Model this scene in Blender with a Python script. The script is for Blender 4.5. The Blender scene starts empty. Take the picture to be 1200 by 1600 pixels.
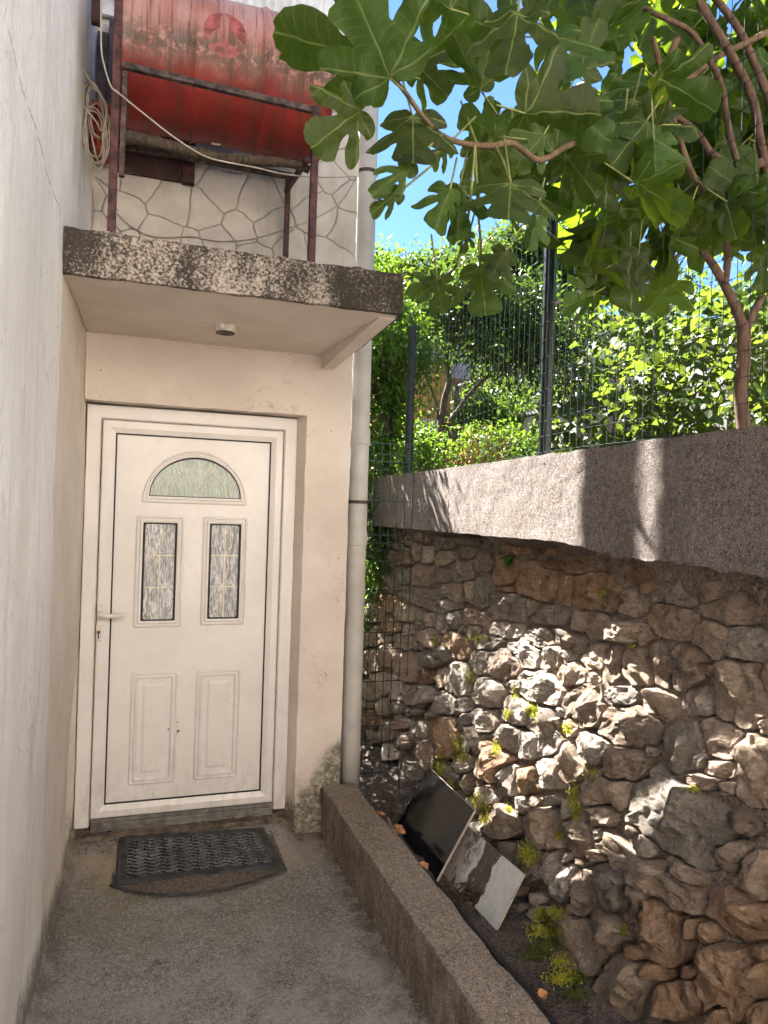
import bpy, bmesh, math, random
import numpy as np
from mathutils import Vector, Matrix, noise, Quaternion
from mathutils.geometry import delaunay_2d_cdt
from mathutils.bvhtree import BVHTree

# ------------------------------------------------------------------ camera, sky, sun
random.seed(7); rng = np.random.default_rng(7)
S = bpy.context.scene
COL = S.collection
CZ = 1.72                                    # eye height above the paving
F_PX, YAW, PITCH, ROLL = 1091.25, math.radians(17.843), math.radians(0.2), math.radians(1.798)
_f = Vector((math.sin(YAW)*math.cos(PITCH), math.cos(YAW)*math.cos(PITCH), math.sin(PITCH)))
_r0 = Vector((math.cos(YAW), -math.sin(YAW), 0)); _u0 = _r0.cross(_f)
_r = _r0*math.cos(ROLL) + _u0*math.sin(ROLL); _u = _u0*math.cos(ROLL) - _r0*math.sin(ROLL)
cam_d = bpy.data.cameras.new('camera'); cam = bpy.data.objects.new('camera', cam_d); COL.objects.link(cam)
cam.matrix_world = Matrix(((_r.x, _u.x, -_f.x, 0), (_r.y, _u.y, -_f.y, 0), (_r.z, _u.z, -_f.z, CZ), (0, 0, 0, 1)))
cam_d.sensor_fit = 'VERTICAL'; cam_d.sensor_height = 36; cam_d.lens = 36*F_PX/1600
cam_d.clip_start = 0.05; cam_d.clip_end = 2000
S.camera = cam

SUN_K, SUN_EL = 3.1, math.radians(46)
az = math.atan2(-1, SUN_K)
sun_dir = Vector((math.sin(az)*math.cos(SUN_EL), math.cos(az)*math.cos(SUN_EL), math.sin(SUN_EL)))
W = bpy.data.worlds.new('World'); S.world = W; W.use_nodes = True
nt = W.node_tree; bg = nt.nodes['Background']; sky = nt.nodes.new('ShaderNodeTexSky')
sky.sky_type = 'NISHITA'; sky.sun_disc = False; sky.sun_elevation = SUN_EL; sky.sun_rotation = az
sky.air_density = 0.55; sky.dust_density = 0.0; sky.ozone_density = 7.0
nt.links.new(sky.outputs[0], bg.inputs[0]); bg.inputs[1].default_value = 0.05
sl = bpy.data.lights.new('sun', 'SUN'); sl.energy = 5.0; sl.angle = math.radians(0.53); sl.color = (1, .95, .88)
so = bpy.data.objects.new('sun', sl); COL.objects.link(so); so.location = (0, 0, 20)
so.rotation_euler = sun_dir.to_track_quat('Z', 'Y').to_euler()
vs = S.view_settings; vs.view_transform = 'Standard'; vs.look = 'None'; vs.exposure = 3.35; vs.gamma = 1
S.render.engine = 'CYCLES'; S.cycles.use_denoising = True
S.cycles.use_adaptive_sampling = True; S.cycles.adaptive_threshold = 0.02
S.cycles.max_bounces = 7; S.cycles.diffuse_bounces = 5; S.cycles.glossy_bounces = 2; S.cycles.transmission_bounces = 4; S.cycles.transparent_max_bounces = 8

# ------------------------------------------------------------------ helpers
def ray(px, py): return _f + _r*((px-600)/F_PX) - _u*((py-800)/F_PX)
CAM = Vector((0, 0, CZ))
def onX(px, py, X): d = ray(px, py); return CAM + d*(X/d.x)
def onY(px, py, Y): d = ray(px, py); return CAM + d*(Y/d.y)
def onZ(px, py, Z): d = ray(px, py); return CAM + d*((Z-CZ)/d.z)
def at(px, py, dist): return CAM + ray(px, py)*dist
def proj(p):
    q = Vector(p)-CAM; z = q.dot(_f)
    return 600+F_PX*q.dot(_r)/z, 800-F_PX*q.dot(_u)/z

def tag(o, label, cat, group=None, kind=None):
    if label: o['label'] = label
    if cat: o['category'] = cat
    if group: o['group'] = group
    if kind: o['kind'] = kind
    return o
def thing(name, loc, label, cat, group=None):
    o = bpy.data.objects.new(name, None); COL.objects.link(o); o.location = loc; o.empty_display_size = .1
    return tag(o, label, cat, group)
def adopt(o, parent):
    if parent is not None:
        o.parent = parent
        o.matrix_parent_inverse = Matrix.Translation(-Vector(parent.location)) if parent.type == 'EMPTY' else Matrix.Identity(4)
    return o
def mesh(name, v, f, m, parent=None, smooth=False, kind=None):
    me = bpy.data.meshes.new(name); me.from_pydata([tuple(p) for p in v], [], f)
    if m: me.materials.append(m)
    if smooth: me.polygons.foreach_set('use_smooth', [True]*len(me.polygons))
    me.update()
    o = bpy.data.objects.new(name, me); COL.objects.link(o)
    if kind: o['kind'] = kind
    return adopt(o, parent)
def from_bm(name, bm, m, parent=None, smooth=False):
    bmesh.ops.recalc_face_normals(bm, faces=bm.faces)
    me = bpy.data.meshes.new(name); bm.to_mesh(me); bm.free()
    if m: me.materials.append(m)
    if smooth: me.polygons.foreach_set('use_smooth', [True]*len(me.polygons))
    o = bpy.data.objects.new(name, me); COL.objects.link(o)
    return adopt(o, parent)
def fbm(p, o=4): return noise.fractal(p, 1.0, 2.0, o)
def box_bm(bm, x0, x1, y0, y1, z0, z1, bev=0):
    t = bmesh.new()
    bmesh.ops.create_cube(t, size=1)
    bmesh.ops.scale(t, vec=(x1-x0, y1-y0, z1-z0), verts=t.verts)
    bmesh.ops.translate(t, vec=((x0+x1)/2, (y0+y1)/2, (z0+z1)/2), verts=t.verts)
    if bev: bmesh.ops.bevel(t, geom=t.edges[:], offset=bev, segments=2, affect='EDGES', profile=.6)
    me = bpy.data.meshes.new('t'); t.to_mesh(me); t.free(); bm.from_mesh(me); bpy.data.meshes.remove(me)
def box(name, x0, x1, y0, y1, z0, z1, m, parent=None, bev=0.0):
    bm = bmesh.new(); box_bm(bm, x0, x1, y0, y1, z0, z1, bev); return from_bm(name, bm, m, parent)
def rough_box(name, x0, x1, y0, y1, z0, z1, res, amp, sc, m, parent=None, fn=None, smooth=True, skip=()):
    """box with subdivided faces pushed about by noise; fn(p)->p reshapes it"""
    nx, ny, nz = [max(1, min(260, round(abs(b-a)/res))) for a, b in ((x0, x1), (y0, y1), (z0, z1))]
    idx = {}; V = []; Fc = []
    def vid(i, j, k):
        key = (i, j, k)
        if key not in idx:
            p = Vector((x0+(x1-x0)*i/nx, y0+(y1-y0)*j/ny, z0+(z1-z0)*k/nz))
            q = p*sc
            d = Vector((fbm(q+Vector((7, 0, 0))), fbm(q+Vector((0, 13, 0))), fbm(q+Vector((0, 0, 19)))))*amp
            p = p+d
            if fn: p = fn(p)
            idx[key] = len(V); V.append(p)
        return idx[key]
    for i in range(nx):
        for k in range(nz):
            if '-y' not in skip: Fc.append((vid(i, 0, k), vid(i+1, 0, k), vid(i+1, 0, k+1), vid(i, 0, k+1)))
            if '+y' not in skip: Fc.append((vid(i, ny, k+1), vid(i+1, ny, k+1), vid(i+1, ny, k), vid(i, ny, k)))
        for j in range(ny):
            if '-z' not in skip: Fc.append((vid(i, j, 0), vid(i, j+1, 0), vid(i+1, j+1, 0), vid(i+1, j, 0)))
            if '+z' not in skip: Fc.append((vid(i, j, nz), vid(i+1, j, nz), vid(i+1, j+1, nz), vid(i, j+1, nz)))
    for j in range(ny):
        for k in range(nz):
            if '-x' not in skip: Fc.append((vid(0, j, k+1), vid(0, j+1, k+1), vid(0, j+1, k), vid(0, j, k)))
            if '+x' not in skip: Fc.append((vid(nx, j, k), vid(nx, j+1, k), vid(nx, j+1, k+1), vid(nx, j, k+1)))
    o = mesh(name, V, Fc, m, parent, smooth)
    if smooth: sharp(o, 45)
    return o
def sharp(o, deg):
    me = o.data; bm = bmesh.new(); bm.from_mesh(me); a = math.radians(deg)
    for e in bm.edges:
        e.smooth = not (len(e.link_faces) == 2 and e.calc_face_angle(0) > a)
    bm.to_mesh(me); bm.free()
def tube_geo(pts, rad, n=6, caps=True):
    pts = [Vector(p) for p in pts]; V = []; Fc = []
    rads = rad if isinstance(rad, (list, tuple)) else [rad]*len(pts)
    up = Vector((0.31, 0.17, 0.93)); prev = None
    for i, p in enumerate(pts):
        t = (pts[min(i+1, len(pts)-1)]-pts[max(i-1, 0)])
        t = t.normalized() if t.length > 1e-9 else Vector((0, 0, 1))
        if prev is None:
            a = t.cross(up); a = a if a.length > .05 else t.cross(Vector((1, 0, 0)))
        else: a = prev - t*prev.dot(t)
        a.normalize(); prev = a; b = t.cross(a)
        for k in range(n):
            an = 2*math.pi*k/n; V.append(p+(a*math.cos(an)+b*math.sin(an))*rads[i])
    for i in range(len(pts)-1):
        for k in range(n):
            k2 = (k+1) % n; Fc.append((i*n+k, i*n+k2, (i+1)*n+k2, (i+1)*n+k))
    if caps: Fc.append(tuple(range(n-1, -1, -1))); Fc.append(tuple(range((len(pts)-1)*n, len(pts)*n)))
    return V, Fc
def tube(name, pts, rad, m, parent=None, n=8, smooth=True):
    V, Fc = tube_geo(pts, rad, n); o = mesh(name, V, Fc, m, parent, smooth); return o
class Acc:
    def __init__(s): s.v = []; s.f = []
    def add(s, V, Fc):
        b = len(s.v); s.v += list(V); s.f += [tuple(i+b for i in q) for q in Fc]
    def build(s, name, m, parent=None, smooth=False, kind=None): return mesh(name, s.v, s.f, m, parent, smooth, kind)
def spline(pts, n=6):
    P = [Vector(p) for p in pts]; out = []
    for i in range(len(P)-1):
        p0 = P[max(i-1, 0)]; p1 = P[i]; p2 = P[i+1]; p3 = P[min(i+2, len(P)-1)]
        for k in range(n):
            t = k/n
            out.append(.5*((2*p1)+(p2-p0)*t+(2*p0-5*p1+4*p2-p3)*t*t+(3*p1-p0-3*p2+p3)*t**3))
    return out+[P[-1]]
def lathe(name, c, axis, prof, m, parent=None, n=40, smooth=True):
    """prof: (along, radius) about an axis vector through c"""
    ax = Vector(axis).normalized(); a = ax.cross(Vector((0.1, 0.2, 1)) if abs(ax.z) < .9 else Vector((1, 0, 0))).normalized(); b = ax.cross(a)
    V = []; Fc = []
    for (h, r) in prof:
        for k in range(n):
            t = 2*math.pi*k/n; V.append(Vector(c)+ax*h+(a*math.cos(t)+b*math.sin(t))*r)
    for i in range(len(prof)-1):
        for k in range(n): k2 = (k+1) % n; Fc.append((i*n+k, (i+1)*n+k, (i+1)*n+k2, i*n+k2))
    Fc.append(tuple(range(n))); Fc.append(tuple(range(len(prof)*n-1, (len(prof)-1)*n-1, -1)))
    bm = bmesh.new(); me = bpy.data.meshes.new('t'); me.from_pydata([tuple(p) for p in V], [], Fc); bm.from_mesh(me); bpy.data.meshes.remove(me)
    o = from_bm(name, bm, m, parent, smooth)
    if smooth: sharp(o, 35)
    return o

# ------------------------------------------------------------------ materials
class NG:
    """short-hand for building node materials"""
    def __init__(s, name):
        s.m = bpy.data.materials.new(name); s.m.use_nodes = True; s.t = s.m.node_tree
        s.b = s.t.nodes['Principled BSDF']; s.out = s.t.nodes['Material Output']
        s.pos = s.n('ShaderNodeNewGeometry').outputs['Position']
    def n(s, ty, **kw):
        x = s.t.nodes.new(ty)
        for k, v in kw.items(): setattr(x, k, v)
        return x
    def l(s, a, b): s.t.links.new(a, b)
    def put(s, sock, v):
        if isinstance(v, bpy.types.NodeSocket): s.l(v, sock)
        elif isinstance(v, (tuple, list)) and sock.type == 'RGBA' and len(v) == 3: sock.default_value = (*v, 1)
        else: sock.default_value = v
    def math(s, op, a, b=0.0, c=None, clamp=False):
        x = s.n('ShaderNodeMath', operation=op, use_clamp=clamp); s.put(x.inputs[0], a); s.put(x.inputs[1], b)
        if c is not None: s.put(x.inputs[2], c)
        return x.outputs[0]
    def vec(s, scale, loc=(0, 0, 0), src=None):
        x = s.n('ShaderNodeMapping'); s.l(src or s.pos, x.inputs[0]); x.inputs['Scale'].default_value = scale if isinstance(scale, tuple) else (scale,)*3
        x.inputs['Location'].default_value = loc; return x.outputs[0]
    def noise(s, scale, detail=6, rough=.6, loc=(0, 0, 0), dist=0, src=None):
        x = s.n('ShaderNodeTexNoise'); s.l(s.vec(scale, loc, src), x.inputs['Vector']); x.inputs['Scale'].default_value = 1
        x.inputs['Detail'].default_value = detail; x.inputs['Roughness'].default_value = rough; x.inputs['Distortion'].default_value = dist
        return x.outputs['Fac']
    def vor(s, scale, feature='F1', loc=(0, 0, 0), src=None):
        x = s.n('ShaderNodeTexVoronoi', feature=feature); s.l(s.vec(scale, loc, src), x.inputs['Vector']); x.inputs['Scale'].default_value = 1
        return x.outputs['Distance']
    def ramp(s, v, lo, hi, a=0.0, b=1.0):
        x = s.n('ShaderNodeMapRange', interpolation_type='SMOOTHSTEP'); s.put(x.inputs[0], v)
        for i, q in enumerate((lo, hi, a, b)): x.inputs[i+1].default_value = q
        return x.outputs[0]
    def mix(s, f, a, b, mode='MIX'):
        x = s.n('ShaderNodeMix', data_type='RGBA', blend_type=mode); s.put(x.inputs[0], f); s.put(x.inputs[6], a); s.put(x.inputs[7], b); return x.outputs[2]
    def xyz(s, src=None):
        x = s.n('ShaderNodeSeparateXYZ'); s.l(src or s.pos, x.inputs[0]); return x.outputs
    def bump(s, h, strength=.5, dist=.01, prev=None):
        x = s.n('ShaderNodeBump'); s.put(x.inputs['Height'], h); x.inputs['Strength'].default_value = strength; x.inputs['Distance'].default_value = dist
        if prev is not None: s.l(prev, x.inputs['Normal'])
        return x.outputs[0]
    def fin(s, col, rough=.8, normal=None, spec=.3, metal=0.0):
        s.put(s.b.inputs['Base Color'], col); s.put(s.b.inputs['Roughness'], rough); s.b.inputs['Specular IOR Level'].default_value = spec
        s.b.inputs['Metallic'].default_value = metal
        if normal is not None: s.l(normal, s.b.inputs['Normal'])
        return s.m
    def rnd(s): return s.n('ShaderNodeObjectInfo').outputs['Random']

def simple(name, c, rough=.6, var=.15, scale=20, bump=.2, bs=120, spec=.3, metal=0.0, bd=.003):
    g = NG(name); n1 = g.noise(scale, 5); n2 = g.noise(bs, 3)
    d = tuple(x*(1-var*2) for x in c); e = tuple(min(1, x*(1+var)) for x in c)
    return g.fin(g.mix(g.ramp(n1, .3, .7), d, e), rough, g.bump(n2, bump, bd), spec, metal)

def m_plaster():
    g = NG('cream_plaster')
    c = g.mix(g.ramp(g.noise(2.2, 5), .3, .7), (.60, .52, .46), (.70, .62, .56))
    c = g.mix(g.math('MULTIPLY', g.ramp(g.noise((30, 30, 9), 5), .62, .8), .35), c, (.44, .37, .31))
    x, y, z = g.xyz()
    # algae and damp at the foot of the pier
    h = g.math('ADD', g.ramp(z, .75, .05), g.math('MULTIPLY', g.noise(6, 5), .9))
    h = g.math('ADD', h, g.math('MULTIPLY', g.ramp(x, .74, 1.0), .45))
    a = g.ramp(h, 1.12, 1.42)
    a = g.math('MULTIPLY', a, g.ramp(g.noise(45, 8, .78), .28, .58))
    c = g.mix(g.math('MULTIPLY', a, .9), c, (.075, .075, .035))
    spots = g.ramp(g.vor(22, loc=(3, 1, 2)), .11, .05)
    spots = g.math('MULTIPLY', spots, g.ramp(g.noise(5), .56, .62))
    c = g.mix(spots, c, (.20, .15, .11))
    hl = g.ramp(g.math('ABSOLUTE', g.math('SUBTRACT', g.noise(3.1, 6, .6, (6, 1, 2), .8), .5)), .004, .001)
    c = g.mix(g.math('MULTIPLY', g.math('MULTIPLY', hl, g.ramp(g.noise(2.1, 2, .5, (9, 9, 1)), .52, .6)), .6), c, (.30, .24, .19))
    b = g.bump(g.noise(14, 6), .7, .009); b = g.bump(g.noise(110, 5, .7), .5, .004, b)
    return g.fin(c, .85, b, .2)
def m_leftwall():
    g = NG('weathered_render')
    x, y, z = g.xyz()
    c = g.mix(g.ramp(g.noise((2, 2, .9), 6), .3, .7), (.70, .67, .63), (.84, .81, .77))
    st = g.ramp(g.noise((14, 14, .5), 6, .65), .50, .70)
    c = g.mix(g.math('MULTIPLY', st, .40), c, (.50, .50, .47))
    st2 = g.ramp(g.noise((5, 5, .35), 5, .6, (4, 2, 1)), .5, .75)
    c = g.mix(g.math('MULTIPLY', st2, .35), c, (.66, .58, .46))
    hair = g.n('ShaderNodeTexNoise'); g.l(g.vec((9, 6, 2.2)), hair.inputs['Vector']); hair.inputs['Scale'].default_value = 1; hair.inputs['Detail'].default_value = 7; hair.inputs['Distortion'].default_value = 1.4
    line = g.ramp(g.math('ABSOLUTE', g.math('SUBTRACT', hair.outputs[0], .5)), .010, .002)
    c = g.mix(g.math('MULTIPLY', g.math('MULTIPLY', line, g.ramp(g.noise(2.3, 3), .45, .65)), .55), c, (.36, .35, .33))
    c = g.mix(g.math('MULTIPLY', g.ramp(g.noise(34, 6, .75), .52, .66), .16), c, (.42, .40, .37))
    # cream paint inside the porch
    pe = g.math('MULTIPLY', g.ramp(g.math('ADD', y, g.math('MULTIPLY', g.noise(9), .02)), 2.775, 2.785), g.ramp(z, 2.66, 2.65))
    c = g.mix(pe, c, g.mix(g.ramp(g.noise(4), .3, .7), (.60, .55, .46), (.70, .63, .56)))
    # damp foot
    w = g.math('ADD', g.ramp(z, .55, .0), g.math('MULTIPLY', g.noise((5, 5, 3), 8, .7), .8))
    w = g.math('ADD', w, g.math('MULTIPLY', g.math('SUBTRACT', g.noise(60, 5, .7), .5), .35))
    c = g.mix(g.math('MULTIPLY', g.ramp(w, 1.05, 1.4), .85), c, (.13, .118, .09))
    b = g.bump(g.noise(6, 6), .8, .016); b = g.bump(g.noise((70, 70, 50), 6, .7), .7, .006, b)
    return g.fin(c, .9, b, .15)
def m_lichen():
    g = NG('lichened_concrete')
    x, y, z = g.xyz()
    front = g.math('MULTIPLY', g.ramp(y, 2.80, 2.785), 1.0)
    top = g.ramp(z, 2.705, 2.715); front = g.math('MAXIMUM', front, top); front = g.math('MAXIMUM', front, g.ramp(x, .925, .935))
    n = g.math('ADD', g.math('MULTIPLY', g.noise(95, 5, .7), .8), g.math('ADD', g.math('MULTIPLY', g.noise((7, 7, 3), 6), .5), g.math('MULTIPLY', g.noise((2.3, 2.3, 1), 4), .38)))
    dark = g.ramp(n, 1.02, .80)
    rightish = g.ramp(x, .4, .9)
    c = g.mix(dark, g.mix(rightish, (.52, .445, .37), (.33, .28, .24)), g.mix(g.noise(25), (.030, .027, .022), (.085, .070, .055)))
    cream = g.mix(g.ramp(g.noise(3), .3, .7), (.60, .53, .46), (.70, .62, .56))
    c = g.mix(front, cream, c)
    b = g.bump(g.noise(110, 6, .7), g.m and .8, .006); b = g.bump(g.noise(12, 5), .4, .01, b)
    return g.fin(c, .95, b, .1)
def m_upper():
    g = NG('incised_stucco')
    c = g.mix(g.ramp(g.noise(5, 6), .3, .7), (.44, .40, .355), (.60, .555, .50))
    c = g.mix(g.math('MULTIPLY', g.ramp(g.noise((11, 11, 3), 5), .5, .72), .5), c, (.30, .27, .24))
    c = g.mix(g.math('MULTIPLY', g.math('SUBTRACT', g.rnd(), .5), .2), c, (.56, .51, .47))
    return g.fin(c, .9, g.bump(g.noise(60, 6), .35, .003), .15)
def m_concrete(name, c1, c2, dark, ds=.5, bs=.5):
    g = NG(name)
    c = g.mix(g.ramp(g.noise(2.5, 7, .65), .3, .7), c1, c2)
    c = g.mix(g.math('MULTIPLY', g.ramp(g.noise(9, 7, .7, (5, 5, 5)), .48, .68), ds), c, dark)
    md = g.noise(55, 6, .75, (2, 9, 4))
    c = g.mix(g.math('MULTIPLY', g.ramp(md, .48, .38), .8), c, tuple(q*.5 for q in c1))
    c = g.mix(g.math('MULTIPLY', g.ramp(md, .53, .63), .65), c, tuple(min(1, q*1.45) for q in c2))
    sp = g.noise(210, 3, .7)
    c = g.mix(g.math('MULTIPLY', g.ramp(sp, .54, .64), .75), c, tuple(min(1, q*2.0) for q in c2))
    c = g.mix(g.math('MULTIPLY', g.ramp(sp, .46, .36), .8), c, tuple(q*.35 for q in c1))
    b = g.bump(g.noise(150, 5, .75), bs, .008); b = g.bump(g.noise(18, 6), bs, .008, b)
    return g, c, b
def m_paving():
    g, c, b = m_concrete('damp_concrete', (.185, .165, .14), (.275, .255, .23), (.095, .083, .068), .6, .6)
    x, y, z = g.xyz()
    alg = g.math('MULTIPLY', g.ramp(g.noise(4.5, 5, .6, (1, 2, 0)), .45, .62), g.math('MULTIPLY', g.ramp(x, .35, -.2), g.ramp(y, 2.9, 3.25)))
    c = g.mix(g.math('MULTIPLY', alg, .6), c, (.19, .165, .065))
    tan = g.math('MULTIPLY', g.ramp(y, 3.2, 3.5), g.ramp(g.noise(7, 4), .38, .6))
    c = g.mix(g.math('MULTIPLY', tan, .7), c, (.34, .27, .20))
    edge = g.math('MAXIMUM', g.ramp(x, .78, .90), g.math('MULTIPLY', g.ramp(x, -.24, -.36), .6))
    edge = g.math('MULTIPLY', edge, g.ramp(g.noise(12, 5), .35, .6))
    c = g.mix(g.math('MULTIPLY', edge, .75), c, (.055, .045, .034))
    ck = g.ramp(g.math('ABSOLUTE', g.math('SUBTRACT', g.noise(2.1, 6, .6, (4, 4, 4), .6), .5)), .006, .001)
    c = g.mix(g.math('MULTIPLY', ck, g.ramp(g.noise(1.7, 2), .5, .6)), c, (.045, .04, .033))
    pale = g.math('MULTIPLY', g.ramp(g.noise(5, 7, .7, (8, 3, 1)), .42, .6), g.ramp(y, 3.0, 2.2))
    c = g.mix(g.math('MULTIPLY', pale, .5), c, (.38, .37, .355))
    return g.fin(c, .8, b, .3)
def m_stone(name, c1, c2, dust):
    g = NG(name)
    r = g.rnd(); off = g.n('ShaderNodeVectorMath', operation='SCALE'); 
    comb = g.n('ShaderNodeCombineXYZ'); g.l(r, comb.inputs[0]); g.l(r, comb.inputs[1]); g.l(r, comb.inputs[2])
    g.l(comb.outputs[0], off.inputs[0]); off.inputs['Scale'].default_value = 31
    add = g.n('ShaderNodeVectorMath', operation='ADD'); g.l(g.pos, add.inputs[0]); g.l(off.outputs[0], add.inputs[1]); src = add.outputs[0]
    c = g.mix(g.ramp(g.noise(9, 8, .7, src=src), .32, .68), c1, c2)
    c = g.mix(g.math('MULTIPLY', g.ramp(g.noise((18, 30, 60), 7, .75, (3, 0, 0), 1.5, src), .47, .64), .65), c, tuple(q*.55 for q in c1))
    c = g.mix(g.math('MULTIPLY', g.ramp(g.noise(38, 7, .78, (0, 5, 0), .4, src), .52, .64), .75), c, dust)
    c = g.mix(g.math('MULTIPLY', g.ramp(g.noise(120, 5, .75, (0, 5, 3), 0, src), .44, .33), .7), c, tuple(q*.42 for q in c1))
    c = g.mix(g.math('MULTIPLY', g.ramp(g.noise(5, 4, .6, (1, 7, 3), 0, src), .52, .68), .5), c, (.26, .165, .10))
    v = g.math('ADD', .75, g.math('MULTIPLY', r, .5))
    hv = g.n('ShaderNodeHueSaturation'); g.l(v, hv.inputs['Value']); g.l(c, hv.inputs['Color'])
    cr = g.math('ABSOLUTE', g.math('SUBTRACT', g.noise(9, 5, .6, (2, 2, 2), 1.2, src), .5))
    crack = g.ramp(cr, .0, .012)
    b = g.bump(crack, .6, .012); b = g.bump(g.noise(24, 9, .78, src=src), 1.0, .035, b); b = g.bump(g.noise(110, 6, .75, src=src), .9, .008, b)
    return g.fin(hv.outputs[0], .92, b, .12)
def m_cap():
    g, c, b = m_concrete('roughcast_cap', (.26, .22, .197), (.34, .297, .272), (.16, .13, .113), .55, .9)
    b = g.bump(g.noise(60, 7, .78), 1.0, .022, b)
    pit = g.ramp(g.vor(9, loc=(1, 5, 2)), .07, .03); c = g.mix(pit, c, (.06, .048, .04)); b = g.bump(pit, 1.0, -.01, b)
    x, y, z = g.xyz()
    st = g.ramp(g.noise((10, 10, .8), 5), .5, .7)
    c = g.mix(g.math('MULTIPLY', st, .4), c, (.19, .157, .137))
    return g.fin(c, .95, b, .1)
def m_pvc():
    g = NG('white_pvc')
    c = g.mix(g.ramp(g.noise(3, 4), .3, .7), (.66, .63, .60), (.73, .70, .67))
    c = g.mix(g.math('MULTIPLY', g.ramp(g.noise((60, 60, 14), 4), .64, .76), .3), c, (.45, .40, .36))
    x, y, z = g.xyz(); gr = g.math('MULTIPLY', g.ramp(z, .55, .15), g.ramp(g.noise((25, 25, 8), 6, .7), .42, .66))
    c = g.mix(g.math('MULTIPLY', gr, .4), c, (.42, .35, .28))
    return g.fin(c, g.ramp(g.noise(9), .3, .7, .25, .42), g.bump(g.noise(25, 3), .08, .004), .4)
def m_glass():
    g = NG('obscure_glass')
    x, y, z = g.xyz()
    n = g.noise((150, 150, 26), 5, .65, dist=.8)
    streak = g.ramp(n, .36, .64)
    arch = g.ramp(z, 1.72, 1.74)
    c = g.mix(arch, g.mix(streak, (.20, .20, .20), (.80, .80, .80)), g.mix(streak, (.30, .36, .32), (.62, .68, .63)))  # greener arch glass: reflected sky and trees painted into the colour
    big = g.ramp(g.noise((16, 16, 7), 4), .35, .65)
    c = g.mix(g.math('MULTIPLY', big, .45), c, g.mix(arch, (.34, .34, .34), (.40, .46, .41)))
    return g.fin(c, .16, g.bump(n, .9, .006), .6)
def m_drum():
    g = NG('rusty_red_paint')
    x, y, z = g.xyz()
    red = g.mix(g.ramp(g.noise(4, 5), .3, .7), (.15, .014, .011), (.23, .022, .016))
    faded = g.mix(g.ramp(g.noise((9, 4, 3), 5), .3, .7), (.30, .115, .08), (.40, .235, .20))
    lv = g.math('ADD', z, g.math('MULTIPLY', g.math('SUBTRACT', g.noise((9, 5, 2), 5), .5), .16))
    c = g.mix(g.ramp(lv, 3.50, 3.62), red, faded)
    rust_s = g.ramp(g.noise((38, 2, 1.6), 7, .75), .50, .60)
    c = g.mix(g.math('MULTIPLY', rust_s, .75), c, (.085, .035, .022))
    band = g.math('SUBTRACT', 1.0, g.math('MULTIPLY', g.math('ABSOLUTE', g.math('SUBTRACT', lv, 3.60)), 9), clamp=True)
    bn = g.math('MULTIPLY', band, g.ramp(g.noise((26, 26, 26), 6, .75), .40, .52))
    c = g.mix(g.math('MULTIPLY', bn, .95), c, (.060, .035, .020))
    spots = g.ramp(g.noise(55, 6, .7), .63, .70)
    c = g.mix(spots, c, (.07, .03, .02))
    return g.fin(c, g.ramp(g.noise(12), .3, .7, .38, .7), g.bump(g.noise(40, 6), .25, .004), .35)
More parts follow.
